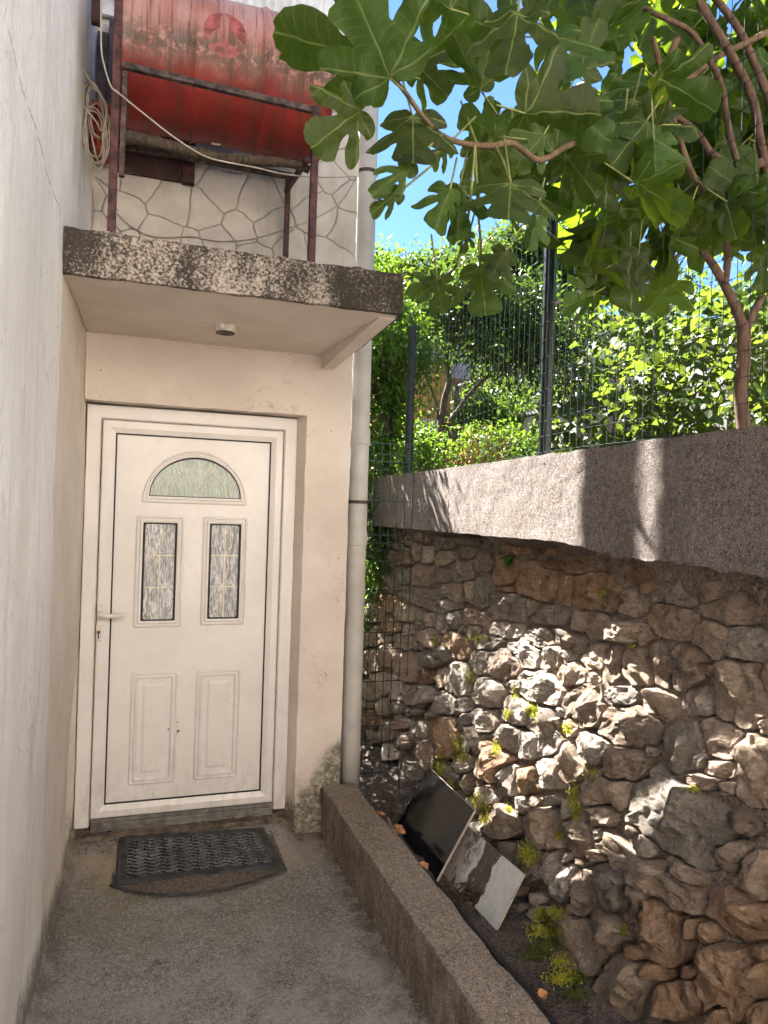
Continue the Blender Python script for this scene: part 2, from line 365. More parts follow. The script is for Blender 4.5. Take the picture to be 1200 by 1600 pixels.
def m_leaf(name, top, under, trans, veins=True, vein_col=(.30, .33, .12), tf=.45, gloss=.45):
    g = NG(name)
    r = g.rnd()
    bf = g.n('ShaderNodeNewGeometry').outputs['Backfacing']
    c = g.mix(bf, top, under)
    hv = g.n('ShaderNodeHueSaturation'); g.l(c, hv.inputs['Color'])
    g.l(g.math('ADD', .28, g.math('MULTIPLY', r, 1.1)), hv.inputs['Value']); g.l(g.math('ADD', .475, g.math('MULTIPLY', r, .045)), hv.inputs['Hue'])
    c = hv.outputs[0]; tc = trans
    c = g.mix(g.math('MULTIPLY', g.ramp(g.noise(30, 5), .5, .7), .25), c, tuple(min(1, q*1.6) for q in top))
    c = g.mix(g.math('MULTIPLY', g.ramp(g.noise(7, 6, .7, (3, 3, 3)), .62, .74), .35), c, (.14, .11, .03))
    nrm = None
    if veins:
        uv = g.n('ShaderNodeUVMap').outputs[0]; x, y, z = g.xyz(uv)
        x = g.math('ABSOLUTE', x)
        best = None; al = None
        for a in (0, 50, 86):
            dx, dy = math.sin(math.radians(a)), math.cos(math.radians(a))
            along = g.math('ADD', g.math('MULTIPLY', x, dx), g.math('MULTIPLY', y, dy))
            cross = g.math('ABSOLUTE', g.math('SUBTRACT', g.math('MULTIPLY', x, dy), g.math('MULTIPLY', y, dx)))
            cross = g.math('ADD', cross, g.math('LESS_THAN', along, 0.0))
            if best is None: best, al = cross, along
            else:
                s = g.math('LESS_THAN', cross, best)
                al = g.math('ADD', g.math('MULTIPLY', s, along), g.math('MULTIPLY', g.math('SUBTRACT', 1.0, s), al))
                best = g.math('MINIMUM', best, cross)
        mainv = g.ramp(best, .015, .005)
        q = g.math('FRACT', g.math('MULTIPLY', g.math('ADD', g.math('SUBTRACT', al, g.math('MULTIPLY', best, 1.0)), g.math('MULTIPLY', g.math('MULTIPLY', best, best), 2.2)), 10.0))
        sec = g.ramp(g.math('ABSOLUTE', g.math('SUBTRACT', q, .5)), .07, .02)
        q3 = g.math('FRACT', g.math('MULTIPLY', g.math('ADD', best, g.math('MULTIPLY', al, .35)), 42.0))
        ter = g.math('MULTIPLY', g.ramp(g.math('ABSOLUTE', g.math('SUBTRACT', q3, .5)), .18, .05), .12)
        v = g.math('MAXIMUM', g.math('MAXIMUM', mainv, g.math('MULTIPLY', sec, .42)), ter)
        c = g.mix(g.math('MULTIPLY', v, .75), c, vein_col); tc = g.mix(g.math('MULTIPLY', v, .5), trans, tuple(q*.6 for q in trans))
        nrm = g.bump(g.math('SUBTRACT', 1.0, v), .35, .004)
    else: nrm = g.bump(g.noise(45, 4), .3, .006)
    g.fin(c, gloss, nrm, .35)
    tr = g.n('ShaderNodeBsdfTranslucent'); g.put(tr.inputs[0], tc); g.l(nrm, tr.inputs[1])
    mx = g.n('ShaderNodeMixShader'); mx.inputs[0].default_value = tf; g.l(g.b.outputs[0], mx.inputs[1]); g.l(tr.outputs[0], mx.inputs[2]); g.l(mx.outputs[0], g.out.inputs[0])
    return g.m
def m_bark(name, c1, c2):
    g = NG(name); n = g.noise((60, 60, 14), 6, .7)
    return g.fin(g.mix(g.ramp(n, .3, .7), c1, c2), .85, g.bump(n, .6, .005), .2)
def m_marble():
    g = NG('veined_marble')
    uv = g.n('ShaderNodeUVMap').outputs[0]; x, y, z = g.xyz(uv)
    w = g.math('ADD', x, g.math('MULTIPLY', g.math('SUBTRACT', g.noise((3, 2.2, 1), 5, src=uv), .5), .22))
    band = g.math('MULTIPLY', g.ramp(w, .36, .38), g.ramp(w, .64, .63))
    lines = g.ramp(g.math('ABSOLUTE', g.math('SUBTRACT', g.math('FRACT', g.math('MULTIPLY', w, 22)), .5)), .12, .02)
    thin = g.math('MULTIPLY', lines, g.ramp(g.noise((7, 2, 1), 3, src=uv), .45, .6))
    dk = g.mix(g.math('MULTIPLY', thin, .8), (.030, .022, .020), (.24, .22, .21))
    lt = g.mix(g.ramp(w, .15, .40), (.30, .265, .24), (.46, .47, .45))
    lt = g.mix(g.math('MULTIPLY', g.ramp(g.noise((14, 4, 1), 6, .7, (2, 2, 0), 1, uv), .5, .6), .35), lt, (.27, .26, .25))
    smoke = g.math('MULTIPLY', g.ramp(g.noise((9, 3, 1), 6, .7, src=uv, dist=1), .45, .6), g.ramp(w, .42, .2))
    lt = g.mix(smoke, lt, (.075, .06, .055))
    return g.fin(g.mix(band, lt, dk), .18, None, .5)

M = {}
M['plaster'] = m_plaster(); M['left'] = m_leftwall(); M['canopy'] = m_lichen(); M['stucco'] = m_upper()
M['paving'] = m_paving(); M['cap'] = m_cap(); M['pvc'] = m_pvc(); M['glass'] = m_glass(); M['drum'] = m_drum()
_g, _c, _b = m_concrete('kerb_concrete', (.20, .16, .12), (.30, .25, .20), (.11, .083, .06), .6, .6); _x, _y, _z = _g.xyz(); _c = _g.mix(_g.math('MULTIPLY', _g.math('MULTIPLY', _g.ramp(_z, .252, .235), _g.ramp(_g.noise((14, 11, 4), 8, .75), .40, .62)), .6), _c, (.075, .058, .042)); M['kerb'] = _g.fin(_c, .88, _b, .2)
_g, _c, _b = m_concrete('soil', (.07, .055, .045), (.15, .125, .11), (.03, .022, .018), .7, 1.0); M['soil'] = _g.fin(_c, .95, _b, .1)
_g, _c, _b = m_concrete('lime_mortar', (.19, .148, .118), (.28, .225, .182), (.12, .09, .07), .6, 1.0); M['mortar'] = _g.fin(_c, .95, _b, .1)
_g, _c, _b = m_concrete('grey_render', (.20, .19, .18), (.30, .29, .275), (.13, .12, .11), .5, .6); M['grey'] = _g.fin(_c, .9, _b, .1)
M['st_grey'] = m_stone('grey_limestone', (.31, .265, .22), (.45, .395, .335), (.58, .53, .47))
M['st_brown'] = m_stone('brown_limestone', (.33, .25, .185), (.47, .375, .295), (.58, .50, .42))
M['st_orange'] = m_stone('ochre_limestone', (.32, .20, .125), (.45, .31, .205), (.55, .43, .32))
M['gasket'] = simple('black_rubber', (.012, .012, .013), .5, .1, 30, .1)
M['rubber'] = simple('mat_rubber', (.055, .053, .052), .75, .3, 14, .4, 300)
M['matpile'] = simple('mat_pile', (.15, .145, .14), .9, .25, 9, .6, 400)
M['handle'] = simple('handle_enamel', (.62, .57, .52), .3, .05, 10, .02)
M['lead'] = simple('brass_came', (.72, .66, .50), .4, .1, 40, .1, metal=.1)
M['sill'] = simple('dull_aluminium', (.17, .155, .14), .5, .25, 20, .2, spec=.4)
M['brick'] = simple('reddish_screed', (.15, .115, .088), .9, .3, 18, .6, 90)
M['pipe'] = simple('grey_pvc_pipe', (.46, .44, .41), .45, .08, 5, .08, 40)
M['rustbar'] = simple('rust_painted_steel', (.075, .028, .026), .6, .4, 30, .4, 160)
M['rustrail'] = simple('dirty_angle_iron', (.085, .060, .052), .75, .4, 30, .5, 160)
M['wood'] = m_bark('rotten_wood', (.028, .020, .015), (.10, .072, .048))
M['shutter'] = simple('brown_stained_board', (.060, .026, .022), .65, .3, 9, .3, 60)
M['board'] = simple('purple_brown_board', (.095, .075, .075), .75, .3, 9, .3, 60)
M['cord'] = simple('cream_cable', (.38, .33, .25), .55, .12, 20, .1)
M['crate'] = simple('red_plastic', (.40, .06, .025), .5, .25, 25, .2)
M['corr'] = simple('white_corrugated_sheet', (.66, .68, .70), .5, .08, 6, .1)
M['ltgrey'] = simple('blotched_render', (.50, .50, .49), .9, .3, 11, .5, 90)
M['lamp'] = simple('old_porcelain', (.66, .60, .52), .35, .15, 25, .1)
M['green'] = simple('green_coated_wire', (.008, .026, .020), .75, .2, 30, .05)
M['postg'] = simple('green_coated_post', (.012, .022, .018), .4, .2, 30, .1)
M['blacktile'] = simple('polished_black_tile', (.010, .010, .012), .12, .2, 20, .02, spec=.5)
M['tileedge'] = simple('tile_body', (.42, .36, .31), .8, .15, 30, .2)
M['marble'] = m_marble()
M['strip'] = simple('black_plastic_strip', (.018, .017, .018), .5, .2, 20, .1)
M['deadleaf'] = simple('dry_leaf', (.42, .20, .09), .8, .3, 40, .4)
M['undermat'] = simple('worn_undermat', (.13, .105, .083), .9, .25, 60, .6, 200)
M['deadleaf2'] = simple('litter', (.10, .06, .035), .9, .5, 60, .3)
M['twig'] = simple('pale_twig', (.42, .30, .25), .8, .3, 40, .3)
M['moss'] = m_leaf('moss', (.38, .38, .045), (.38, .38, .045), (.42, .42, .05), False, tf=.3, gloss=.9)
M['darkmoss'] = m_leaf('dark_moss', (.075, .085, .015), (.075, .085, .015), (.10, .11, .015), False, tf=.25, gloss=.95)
M['fern'] = m_leaf('fern_green', (.06, .13, .02), (.06, .13, .02), (.14, .26, .03), False)
M['fig'] = m_leaf('fig_leaf', (.018, .046, .008), (.030, .062, .009), (.14, .215, .008), True, tf=.55, gloss=.55, vein_col=(.22, .28, .08))
M['figbark'] = m_bark('fig_bark', (.060, .036, .026), (.13, .082, .06))
M['figtwig'] = m_bark('fig_twig', (.09, .055, .035), (.16, .11, .06))
M['petiole'] = simple('fig_petiole', (.16, .18, .05), .5, .2, 30, .1)
M['shrub'] = m_leaf('bright_shrub_leaf', (.075, .16, .018), (.07, .13, .02), (.15, .25, .018), False, tf=.5, gloss=.4)
M['dark'] = m_leaf('dark_glossy_leaf', (.022, .055, .014), (.04, .07, .022), (.10, .17, .02), False, tf=.35, gloss=.32)
M['mid'] = m_leaf('hedge_leaf', (.05, .11, .016), (.05, .09, .02), (.12, .19, .015), False, tf=.45, gloss=.4)
M['grape'] = m_leaf('vine_leaf', (.045, .10, .018), (.06, .105, .026), (.13, .185, .018), False, tf=.5, gloss=.5)
M['bark2'] = m_bark('grey_bark', (.050, .038, .030), (.12, .09, .07))
M['ochre'] = simple('ochre_wall_paint', (.52, .32, .10), .9, .12, 4, .3, 60)
M['lilac'] = simple('lilac_wall_paint', (.46, .40, .44), .9, .1, 4, .3, 60)
M['creamblock'] = simple('cream_render', (.55, .50, .40), .9, .1, 4, .3, 60)
M['galv'] = simple('galvanised_tube', (.30, .28, .26), .5, .2, 20, .1, metal=.4)
M['pinkred'] = simple('faded_logo_red', (.27, .075, .065), .55, .3, 30, .1)
M['pink'] = simple('faded_logo_pale', (.52, .24, .18), .55, .15, 30, .1)
M['yard'] = simple('bounce_yard_concrete', (.50, .46, .41), .9, .12, 3, .3, 60)
M['white'] = simple('bounce_house_paint', (.82, .75, .67), .9, .06, 3, .2, 60)
M['earth'] = simple('garden_soil', (.10, .075, .05), .95, .4, 6, .8, 40)

# ------------------------------------------------------------------ the setting
XL, F, D = -.362, 3.678, 3.771
def gnd(p):
    return p
# paving
V = []; Fc = []
gx = np.linspace(-.55, 1.2, 60); gy = np.linspace(-1.5, 4.0, 150)
for y in gy:
    for x in gx:
        h = .006*fbm(Vector((x*2, y*2, 0)))+.0025*fbm(Vector((x*14, y*14, 3)))
        h += .07*max(0, min(1, (y-3.25)/.38))**1.3*max(0, min(1, (.74-x)/.06))
        h += .03*max(0, 1-(x-XL)/.075)**1.5*(1 if y > 2.6 else max(0, (y-2.2)/.4)) if x >= XL else .08   # cement fillet along the wall foot
        V.append((x, y, h))
nx = len(gx)
for j in range(len(gy)-1):
    for i in range(nx-1): Fc.append((j*nx+i, j*nx+i+1, (j+1)*nx+i+1, (j+1)*nx+i))
tag(mesh('paving', V, Fc, M['paving'], None, True), 'damp grey concrete paving in front of the white door', None, kind='structure')
# wide ground beneath everything
tag(mesh('ground', [(-80, -80, -.06), (80, -80, -.06), (80, 80, -.06), (-80, 80, -.06)], [(0, 1, 2, 3)], M['earth']), 'earth ground all around', None, kind='structure')
# unseen yard and house behind the viewer, added to reflect warm light onto the doorway
tag(mesh('yard', [(-9, -9, -.02), (9, -9, -.02), (9, -1.5, -.02), (-9, -1.5, -.02)], [(0, 1, 2, 3)], M['yard']), 'added pale concrete yard behind the viewer, reflecting light', None, kind='structure')
bounce_house = thing('house', (0, -3.4, 0), 'added unseen pale house behind the viewer, reflecting light to the door', 'house')
box('wall', -8, 8, -6, -3.2, -.02, 5.5, M['white'], bounce_house)
box('roof', -8.3, 8.3, -6.3, -3.0, 5.5, 5.7, M['brick'], bounce_house)
for xx in (-5, 4):
    for zz in (.9, 3.4): box('window', xx, xx+1.0, -3.205, -3.17, zz, zz+1.3, M['blacktile'], bounce_house, .01)
# kerb
def kerbfn(p):
    t = (3.66-p.y)
    return Vector((p.x+.036*t+(.004*t*(p.x-.877)/.175), p.y, p.z))
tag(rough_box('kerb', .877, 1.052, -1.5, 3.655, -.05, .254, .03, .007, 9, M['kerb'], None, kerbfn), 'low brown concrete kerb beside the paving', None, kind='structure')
# planting strip between kerb and stone wall
V = []; Fc = []
gx = np.linspace(1.0, 1.75, 46); gy = np.linspace(-1.5, 6.0, 300)
def soil_h(x, y):
    return .168+.02*fbm(Vector((x*5, y*5, 1)))+.012*fbm(Vector((x*25, y*25, 4)))+.05*max(0, min(1, (x-1.32)/.2))
for y in gy:
    for x in gx: V.append((x, y, soil_h(x, y)))
nx = len(gx)
for j in range(len(gy)-1):
    for i in range(nx-1): Fc.append((j*nx+i, j*nx+i+1, (j+1)*nx+i+1, (j+1)*nx+i))
tag(mesh('soil', V, Fc, M['soil'], None, True), 'narrow strip of dark soil at the foot of the stone wall', None, kind='structure')

# ------------------------------------------------------------------ neighbouring building (left wall)
V = []; Fc = []
ys = np.concatenate([np.arange(-1.5, 1.6, .12), np.arange(1.6, 3.90, .018)]); zs = np.concatenate([np.arange(-.05, 1.0, .02), np.arange(1.0, 3.9, .03), np.arange(3.9, 4.6, .1)])
for z in zs:
    for y in ys:
        x = XL + .006*fbm(Vector((2, y*1.5, z*1.2)))+.0025*fbm(Vector((2, y*9, z*6)))
        top = .52+.40*min(1, max(0, (y-3.44)/.22))
        if 3.46 < y < 3.74 and .17+.008*fbm(Vector((0, y*20, 1))) < z < top+.008*fbm(Vector((0, y*20, z*20))): x -= .045
        if y < 2.77 and z < 2.6: x += .004
        if z < .35: x += .02*(1-z/.35)*fbm(Vector((5, y*3, z*3)))
        V.append((x, y, z))
ny = len(ys)
for j in range(len(zs)-1):
    for i in range(ny-1): Fc.append((j*ny+i, (j+1)*ny+i, (j+1)*ny+i+1, j*ny+i+1))
nb = thing('building', (XL-.3, 2, 0), 'tall building with streaked grey white rendered wall along the left side', 'building')
o = mesh('wall', V, Fc, M['left'], nb, True)
box('wall_core', XL-3.0, XL-.07, -1.5, 3.94, -.05, 4.45, M['left'], nb)
# crack running down the render
cr = [onX(px, py, XL+.0) for px, py in ((4, 45), (10, 70), (18, 105), (30, 150), (45, 190), (58, 235), (66, 270), (78, 305), (88, 325))]
acc = Acc()
pts = spline(cr, 8)
for k in range(0, len(pts)-2):
    if (k % 9) in (7, 8): continue
    a, b = pts[k], pts[k+1]; w = .002+.003*abs(noise.noise(a*40))
    j = Vector((0, 0, .004*noise.noise(a*60)))
    xo = Vector((.0125, 0, 0))
    wz = Vector((0, 0, w*.7)); acc.add([a+xo+j-wz, a+xo+j+wz, b+xo+j+wz, b+xo+j-wz], [(0, 1, 2, 3)])
acc.build('crack', M['gasket'], nb)

# ------------------------------------------------------------------ house
house = thing('house', (.3, 4.2, 0), 'cream rendered house front with white door, concrete canopy and grey downpipe', 'house')
RV, RVT = .735, 2.236
# front wall: pier right of the door, lintel band, upper wall
def pierfn(p):
    # splayed reveal on the left, return wall leaning back on the right
    if p.x < .80: p = Vector((p.x-.034*max(0, min(1, (p.y-F)/.093)), p.y, p.z))
    if p.x > .9: p = Vector((p.x-.37*max(0, p.y-F), p.y, p.z))
    return p
wall = rough_box('wall', RV, .98, F, F+.34, -.03, 2.50, .025, .004, 7, M['plaster'], house, pierfn)
lint = rough_box('lintel_wall', XL+.001, .98, F, F+.34, RVT, 2.70, .025, .004, 7, M['plaster'], house, pierfn)
upw = rough_box('upper_wall', XL+.001, .98, F+.012, F+.34, 2.70, 6.6, .06, .003, 5, M['stucco'], house, pierfn)
V = [(-3.4, F+.30, 0), (.86, F+.30, 0), (-.15, 6.6, 0), (-3.4, 6.6, 0)]
V += [(x, y, 6.6) for x, y, z in V]
mesh('rear_body', V, [(0, 1, 5, 4), (1, 2, 6, 5), (2, 3, 7, 6), (3, 0, 4, 7), (4, 5, 6, 7)], M['plaster'], house)  # unseen rear of the house, widened and raised to keep sun off the leaves
# incised crazy-paving pattern of the upper wall: each plate its own piece
def clip(poly, n, c):
    out = []
    for i in range(len(poly)):
        a, b = poly[i], poly[(i+1) % len(poly)]; da, db = a.dot(n)-c, b.dot(n)-c
        if da <= 0: out.append(a)
        if (da < 0 < db) or (db < 0 < da): out.append(a+(b-a)*(da/(da-db)))
    return out
seeds = []
t = 0
while len(seeds) < 62 and t < 9000:
    t += 1
    p = Vector((random.uniform(XL, .98), random.uniform(2.68, 4.05)))
    if all((p-q).length > .125+.05*noise.noise(Vector((q.x*3, q.y*3, 0))) for q in seeds): seeds.append(p)
for i, s in enumerate(seeds):
    poly = [Vector(q) for q in ((XL+.006, 2.712), (.972, 2.712), (.972, 4.08), (XL+.006, 4.08))]
    for j, q in enumerate(seeds):
        if j != i and (q-s).length < .7:
            n = (q-s).normalized(); poly = clip(poly, n, ((q+s)/2).dot(n)-.0008)
            if len(poly) < 3: break
    if len(poly) < 3: continue
    ring = []
    for k in range(len(poly)):
        a, b = poly[k], poly[(k+1) % len(poly)]; m_ = max(2, int((b-a).length/.02))
        for u in range(m_):
            p = a+(b-a)*(u/m_); q = Vector((p.x*8, p.y*8, 0)); p = p+Vector((noise.noise(q), noise.noise(q+Vector((9, 9, 9)))))*.026+Vector((noise.noise(q*4), noise.noise(q*4+Vector((9, 9, 9)))))*.006; ring.append(p)
    ctr = sum(ring, Vector((0, 0)))/len(ring)
    n_ = len(ring); V = []; Fc = []
    for (sc, dy) in ((1.0, .007), (.988, .001), (.965, -.0015), (.90, -.0035), (.5, -.0045)):
        for p in ring:
            q = ctr+(p-ctr)*sc
            V.append((q.x, F+dy+.0015*noise.noise(Vector((q.x*12, q.y*12, 4))), q.y))
    for r_ in range(4):
        for k in range(n_): k2 = (k+1) % n_; Fc.append((r_*n_+k, (r_+1)*n_+k, (r_+1)*n_+k2, r_*n_+k2))
    V.append((ctr.x, F-.0045, ctr.y))
    for k in range(n_): Fc.append((4*n_+k, 5*n_, 4*n_+(k+1) % n_))
    mesh('stone', V, Fc, M['stucco'], upw, True)
# canopy slab
def canfn(p):
    q = p.copy()
    if p.y < 2.80: q.y += .006*fbm(Vector((p.x*30, p.z*30, 2)))
    if p.z > 2.70: q.z += .005*fbm(Vector((p.x*22, p.y*8, 2)))-.012*max(0, .5-abs(p.x-.2))*0
    return q
canopy = rough_box('canopy', XL+.004, .945, 2.766, F+.02, 2.560, 2.727, .012, .005, 8, M['canopy'], house, canfn)
# tapering rib under the right side
V = [(.805, F-.001, 2.565), (.875, F-.001, 2.565), (.935, 2.83, 2.565), (.86, 2.83, 2.565), (.805, F-.001, 2.488), (.870, F-.001, 2.488), (.935, 2.83, 2.553), (.86, 2.83, 2.553)]
bm = bmesh.new(); vv = [bm.verts.new(p) for p in V]
for q in ((0, 1, 2, 3), (7, 6, 5, 4), (0, 4, 5, 1), (1, 5, 6, 2), (2, 6, 7, 3), (3, 7, 4, 0)): bm.faces.new([vv[i] for i in q])
bmesh.ops.bevel(bm, geom=bm.edges[:], offset=.003, segments=1, affect='EDGES')
from_bm('rib', bm, M['plaster'], canopy)
# screed under the threshold
rough_box('doorstep', XL+.01, RV+.0, 3.675, 3.9, -.03, .098, .02, .010, 20, M['brick'], house)
# downpipe
def seg(pxs): return [onY(px, py, 3.74) for px, py in pxs]
pa = onY(547, 1205, 3.735); pb = onY(570, 400, 3.735); d_ = (pb-pa).normalized()
def pz(z): return pa+d_*((z-pa.z)/d_.z)
dp = tube('downpipe', [pz(z) for z in np.linspace(.20, 6.5, 20)], .054, M['pipe'], house, 28)
for z0, z1, r_ in ((2.10, 2.19, .059), (1.545, 1.62, .059), (4.6, 4.7, .059)):
    lathe('collar', pz(z0), d_, [(0, .0545), (.003, r_), (z1-z0-.02, r_), (z1-z0, .056)], M['pipe'], dp, 28)
for z0 in (1.775, 3.60):
    lathe('bracket', pz(z0), d_, [(0, .055), (0, .0595), (.018, .0595), (.018, .055)], M['rustrail'], dp, 28)
    c_ = pz(z0+.009); box('bracket_stub', c_.x-.075, c_.x-.045, c_.y-.012, c_.y+.012, c_.z-.009, c_.z+.009, M['rustrail'], dp)

# ---- door
bm = bmesh.new(); box_bm(bm, -.224, .571, D+.002, D+.04, .222, 2.094)
door = from_bm('door', bm, M['pvc'], house)
door['label'] = 'white plastic front door with arched and rectangular glass'
def loop_rect(x0, x1, z0, z1, d): return [(x0+d, z0+d), (x1-d, z0+d), (x1-d, z1-d), (x0+d, z1-d)]
def rrect(x0, x1, z0, z1, d, r, n=5):
    x0 += d; x1 -= d; z0 += d; z1 -= d; r = max(.0015, r); out = []
    for cx, cz, a0 in ((x1-r, z1-r, 0), (x0+r, z1-r, 90), (x0+r, z0+r, 180), (x1-r, z0+r, 270)):
        for k in range(n+1): a = math.radians(a0+90*k/n); out.append((cx+r*math.cos(a), cz+r*math.sin(a)))
    return out
def arch(cx, z0, R, H, d, n=26):
    """half-ellipse window outline inset by d"""
    out = []
    rx, rz = R-d, H-d*2
    for k in range(n+1):
        a = math.pi*k/n; out.append((cx+rx*math.cos(a), z0+d+rz*math.sin(a)))
    return out
def moulding(name, fn, prof, m, parent, fill=False, flip=False):
    V = []; Fc = []
    L = None
    for d, y in prof:
        ring = fn(d); L = len(ring)
        V += [(x, y, z) for x, z in ring]
    for r_ in range(len(prof)-1):
        for k in range(L): k2 = (k+1) % L; Fc.append((r_*L+k, r_*L+k2, (r_+1)*L+k2, (r_+1)*L+k))
    if fill: Fc.append(tuple((len(prof)-1)*L+k for k in range(L)))
    bm = bmesh.new(); me = bpy.data.meshes.new('t'); me.from_pydata(V, [], Fc); bm.from_mesh(me); bpy.data.meshes.remove(me)
    me = bpy.data.meshes.new(name); bm.to_mesh(me); bm.free(); me.materials.append(m)
    o = bpy.data.objects.new(name, me); COL.objects.link(o); return adopt(o, parent)
def side_frame(x0, x1, z0, z1, prof, m, parent, names, bottom=True, straight_bottom=False):
    """four mitred bars, each its own piece; prof = (inset, y)"""
    def corner(c, d):
        sx, sz = c
        x = x0+d if sx < 0 else x1-d; z = z0+d if sz < 0 else z1-d
        if straight_bottom and sz < 0: z = z0
        return x, z
    sides = [((-1, 1), (1, 1)), ((1, 1), (1, -1)), ((-1, -1), (-1, 1))]
    if bottom: sides.append(((1, -1), (-1, -1)))
    for (a, b), nm in zip(sides, names):
        V = []; Fc = []
        for d, y in prof:
            for c in (a, b): x, z = corner(c, d); V.append((x, y, z))
        for k in range(len(prof)-1): Fc.append((2*k, 2*k+1, 2*k+3, 2*k+2))
        Fc.append(tuple(range(0, 2*len(prof), 2))); Fc.append(tuple(range(2*len(prof)-1, 0, -2)))
        bm = bmesh.new(); me = bpy.data.meshes.new('t'); me.from_pydata(V, [], Fc); bm.from_mesh(me); bpy.data.meshes.remove(me)
        bmesh.ops.translate(bm, verts=bm.verts, vec=(0, 0, 0))
        from_bm(nm, bm, m, parent)
side_frame(XL+.006, .7035, .106, 2.226, [(0, 3.86), (0, D+.003), (.004, D), (.060, D), (.066, D+.004), (.070, D+.012), (.070, 3.86)], M['pvc'], door, ['head', 'jamb', 'jamb'], False, True)
side_frame(-.2805, .6265, .153, 2.151, [(0, D+.03), (0, D-.012), (.004, D-.017), (.012, D-.018), (.036, D-.018), (.044, D-.014), (.060, D-.006), (.0625, D-.004), (.0625, D+.02)], M['pvc'], door, ['top_rail', 'stile', 'stile', 'bottom_rail'])
moulding('gasket', lambda d: loop_rect(-.2195, .5655, .2135, 2.090, d), [(-.004, D+.004), (-.004, D-.0045), (.008, D-.0045), (.0085, D+.004)], M['gasket'], door)
P = D+.002
def win_prof(b): return [(0, P+.001), (.003, P-.009), (.009, P-.012), (.014, P-.004), (.019, P-.005), (.025, P-.014), (.033, P-.013), (.038, P-.002)]
def glass_win(x0, x1, z0, z1):
    moulding('moulding', lambda d: rrect(x0, x1, z0, z1, d, .012-d*.2), win_prof(0), M['pvc'], door)
    moulding('glazing_seal', lambda d: rrect(x0+.0375, x1-.0375, z0+.034, z1-.034, d, .010), [(-.005, P-.001), (-.004, P-.009), (.0075, P-.009), (.0085, P)], M['gasket'], door)
    moulding('pane', lambda d: rrect(x0+.043, x1-.043, z0+.040, z1-.040, d, .006), [(0, P-.0035)], M['glass'], door, True)
    cx = (x0+x1)/2; w = .0024
    for zz in (z0+.04+(z1-z0-.08)*.335, z0+.04+(z1-z0-.08)*.67): box('came', x0+.044, x1-.044, P-.0065, P-.004, zz-w, zz+w, M['lead'], door)
    box('came', cx-w, cx+w, P-.0060, P-.0042, z0+.043, z1-.043, M['lead'], door)
glass_win(-.109, .128, CZ-.617, CZ-.044); glass_win(.221, .453, CZ-.611, CZ-.042)
ax, az0 = .1795, CZ+.022
moulding('moulding', lambda d: arch(ax, az0, .266, .278, d), [(d*1.0, y) for d, y in win_prof(0)], M['pvc'], door)
moulding('glazing_seal', lambda d: arch(ax, az0+.031, .2335, .211, d), [(-.005, P-.001), (-.004, P-.009), (.0075, P-.009), (.0085, P)], M['gasket'], door)
moulding('pane', lambda d: arch(ax, az0+.035, .229, .204, d), [(0, P-.0035)], M['glass'], door, True)
def came_line(pts):
    V, Fc = tube_geo(pts, .0028, 6); mesh('came', V, Fc, M['lead'], door)
came_line([(ax+.155*math.cos(a), P-.005, az0+.037+.150*math.sin(a)) for a in np.linspace(0.03, math.pi-.03, 22)])
for s in (-1, 1): came_line([(ax, P-.0052, az0+.038), (ax+s*.098, P-.0052, az0+.038+.178)])
for x0, x1, z0, z1 in ((-.110, .122, CZ-1.42, CZ-.843), (.211, .442, CZ-1.42, CZ-.843)):
    moulding('raised_panel', lambda d: rrect(x0, x1, z0, z1, d, .014-d*.1), [(0, P+.001), (.003, P-.009), (.009, P-.012), (.014, P-.004), (.019, P-.004), (.024, P-.012), (.030, P-.012), (.036, P-.002), (.060, P-.0015), (.066, P-.006), (.074, P-.008)], M['pvc'], door, True)
# scuff
o = None
for k, (px, py, s) in enumerate(((263, 1140, .004), (278, 1143, .006), (277, 1128, .003), (249, 1120, .002))):
    c = onY(px, py, P-.009); V = [(c.x+s*(1+.6*math.sin(3*a+k))*math.cos(a), P-.0095 if k in (1, 2) else P-.0070, c.z+s*1.6*(1+.5*math.sin(2*a))*math.sin(a)) for a in np.linspace(0, 2*math.pi, 12)[:-1]]
    mesh('scuff', V, [tuple(range(len(V)))], M['brick'], door)
# handle
hz = CZ-.535
def plate(nm, x0, x1, z0, z1):
    bm = bmesh.new(); box_bm(bm, x0, x1, D-.028, D-.017, z0, z1, .005); return from_bm(nm, bm, M['handle'], door)
plate('handle_plate', -.279, -.253, hz-.042, hz+.042); plate('lock_plate', -.281, -.255, hz-.145, hz-.062)
hp = [(-.266, D-.03, hz-.004), (-.266, D-.062, hz-.004), (-.256, D-.072, hz-.006), (-.225, D-.074, hz-.010), (-.175, D-.072, hz-.010), (-.140, D-.066, hz-.008)]
tube('handle', spline(hp, 5), [.012]*11+[.0125]*5+[.0120, .0115, .011, .0105, .010]+[.0095, .009, .008, .0065, .0045], M['handle'], door, 10)
lathe('lock_cylinder', (-.268, D-.0275, hz-.096), (0, -1, 0), [(0, .0085), (.004, .0085), (.0045, .007)], M['sill'], door, 18)
box('keyhole', -.2705, -.2655, D-.0325, D-.029, hz-.128, hz-.092, M['gasket'], door, .0008)
# threshold
bm = bmesh.new()
for y0, y1, z0, z1 in ((3.725, 3.80, .098, .112), (3.732, 3.80, .112, .120), (3.740, 3.80, .120, .133), (3.752, 3.80, .133, .151)): box_bm(bm, -.276, .626, y0, y1, z0, z1, .0015)
from_bm('threshold', bm, M['sill'], house)

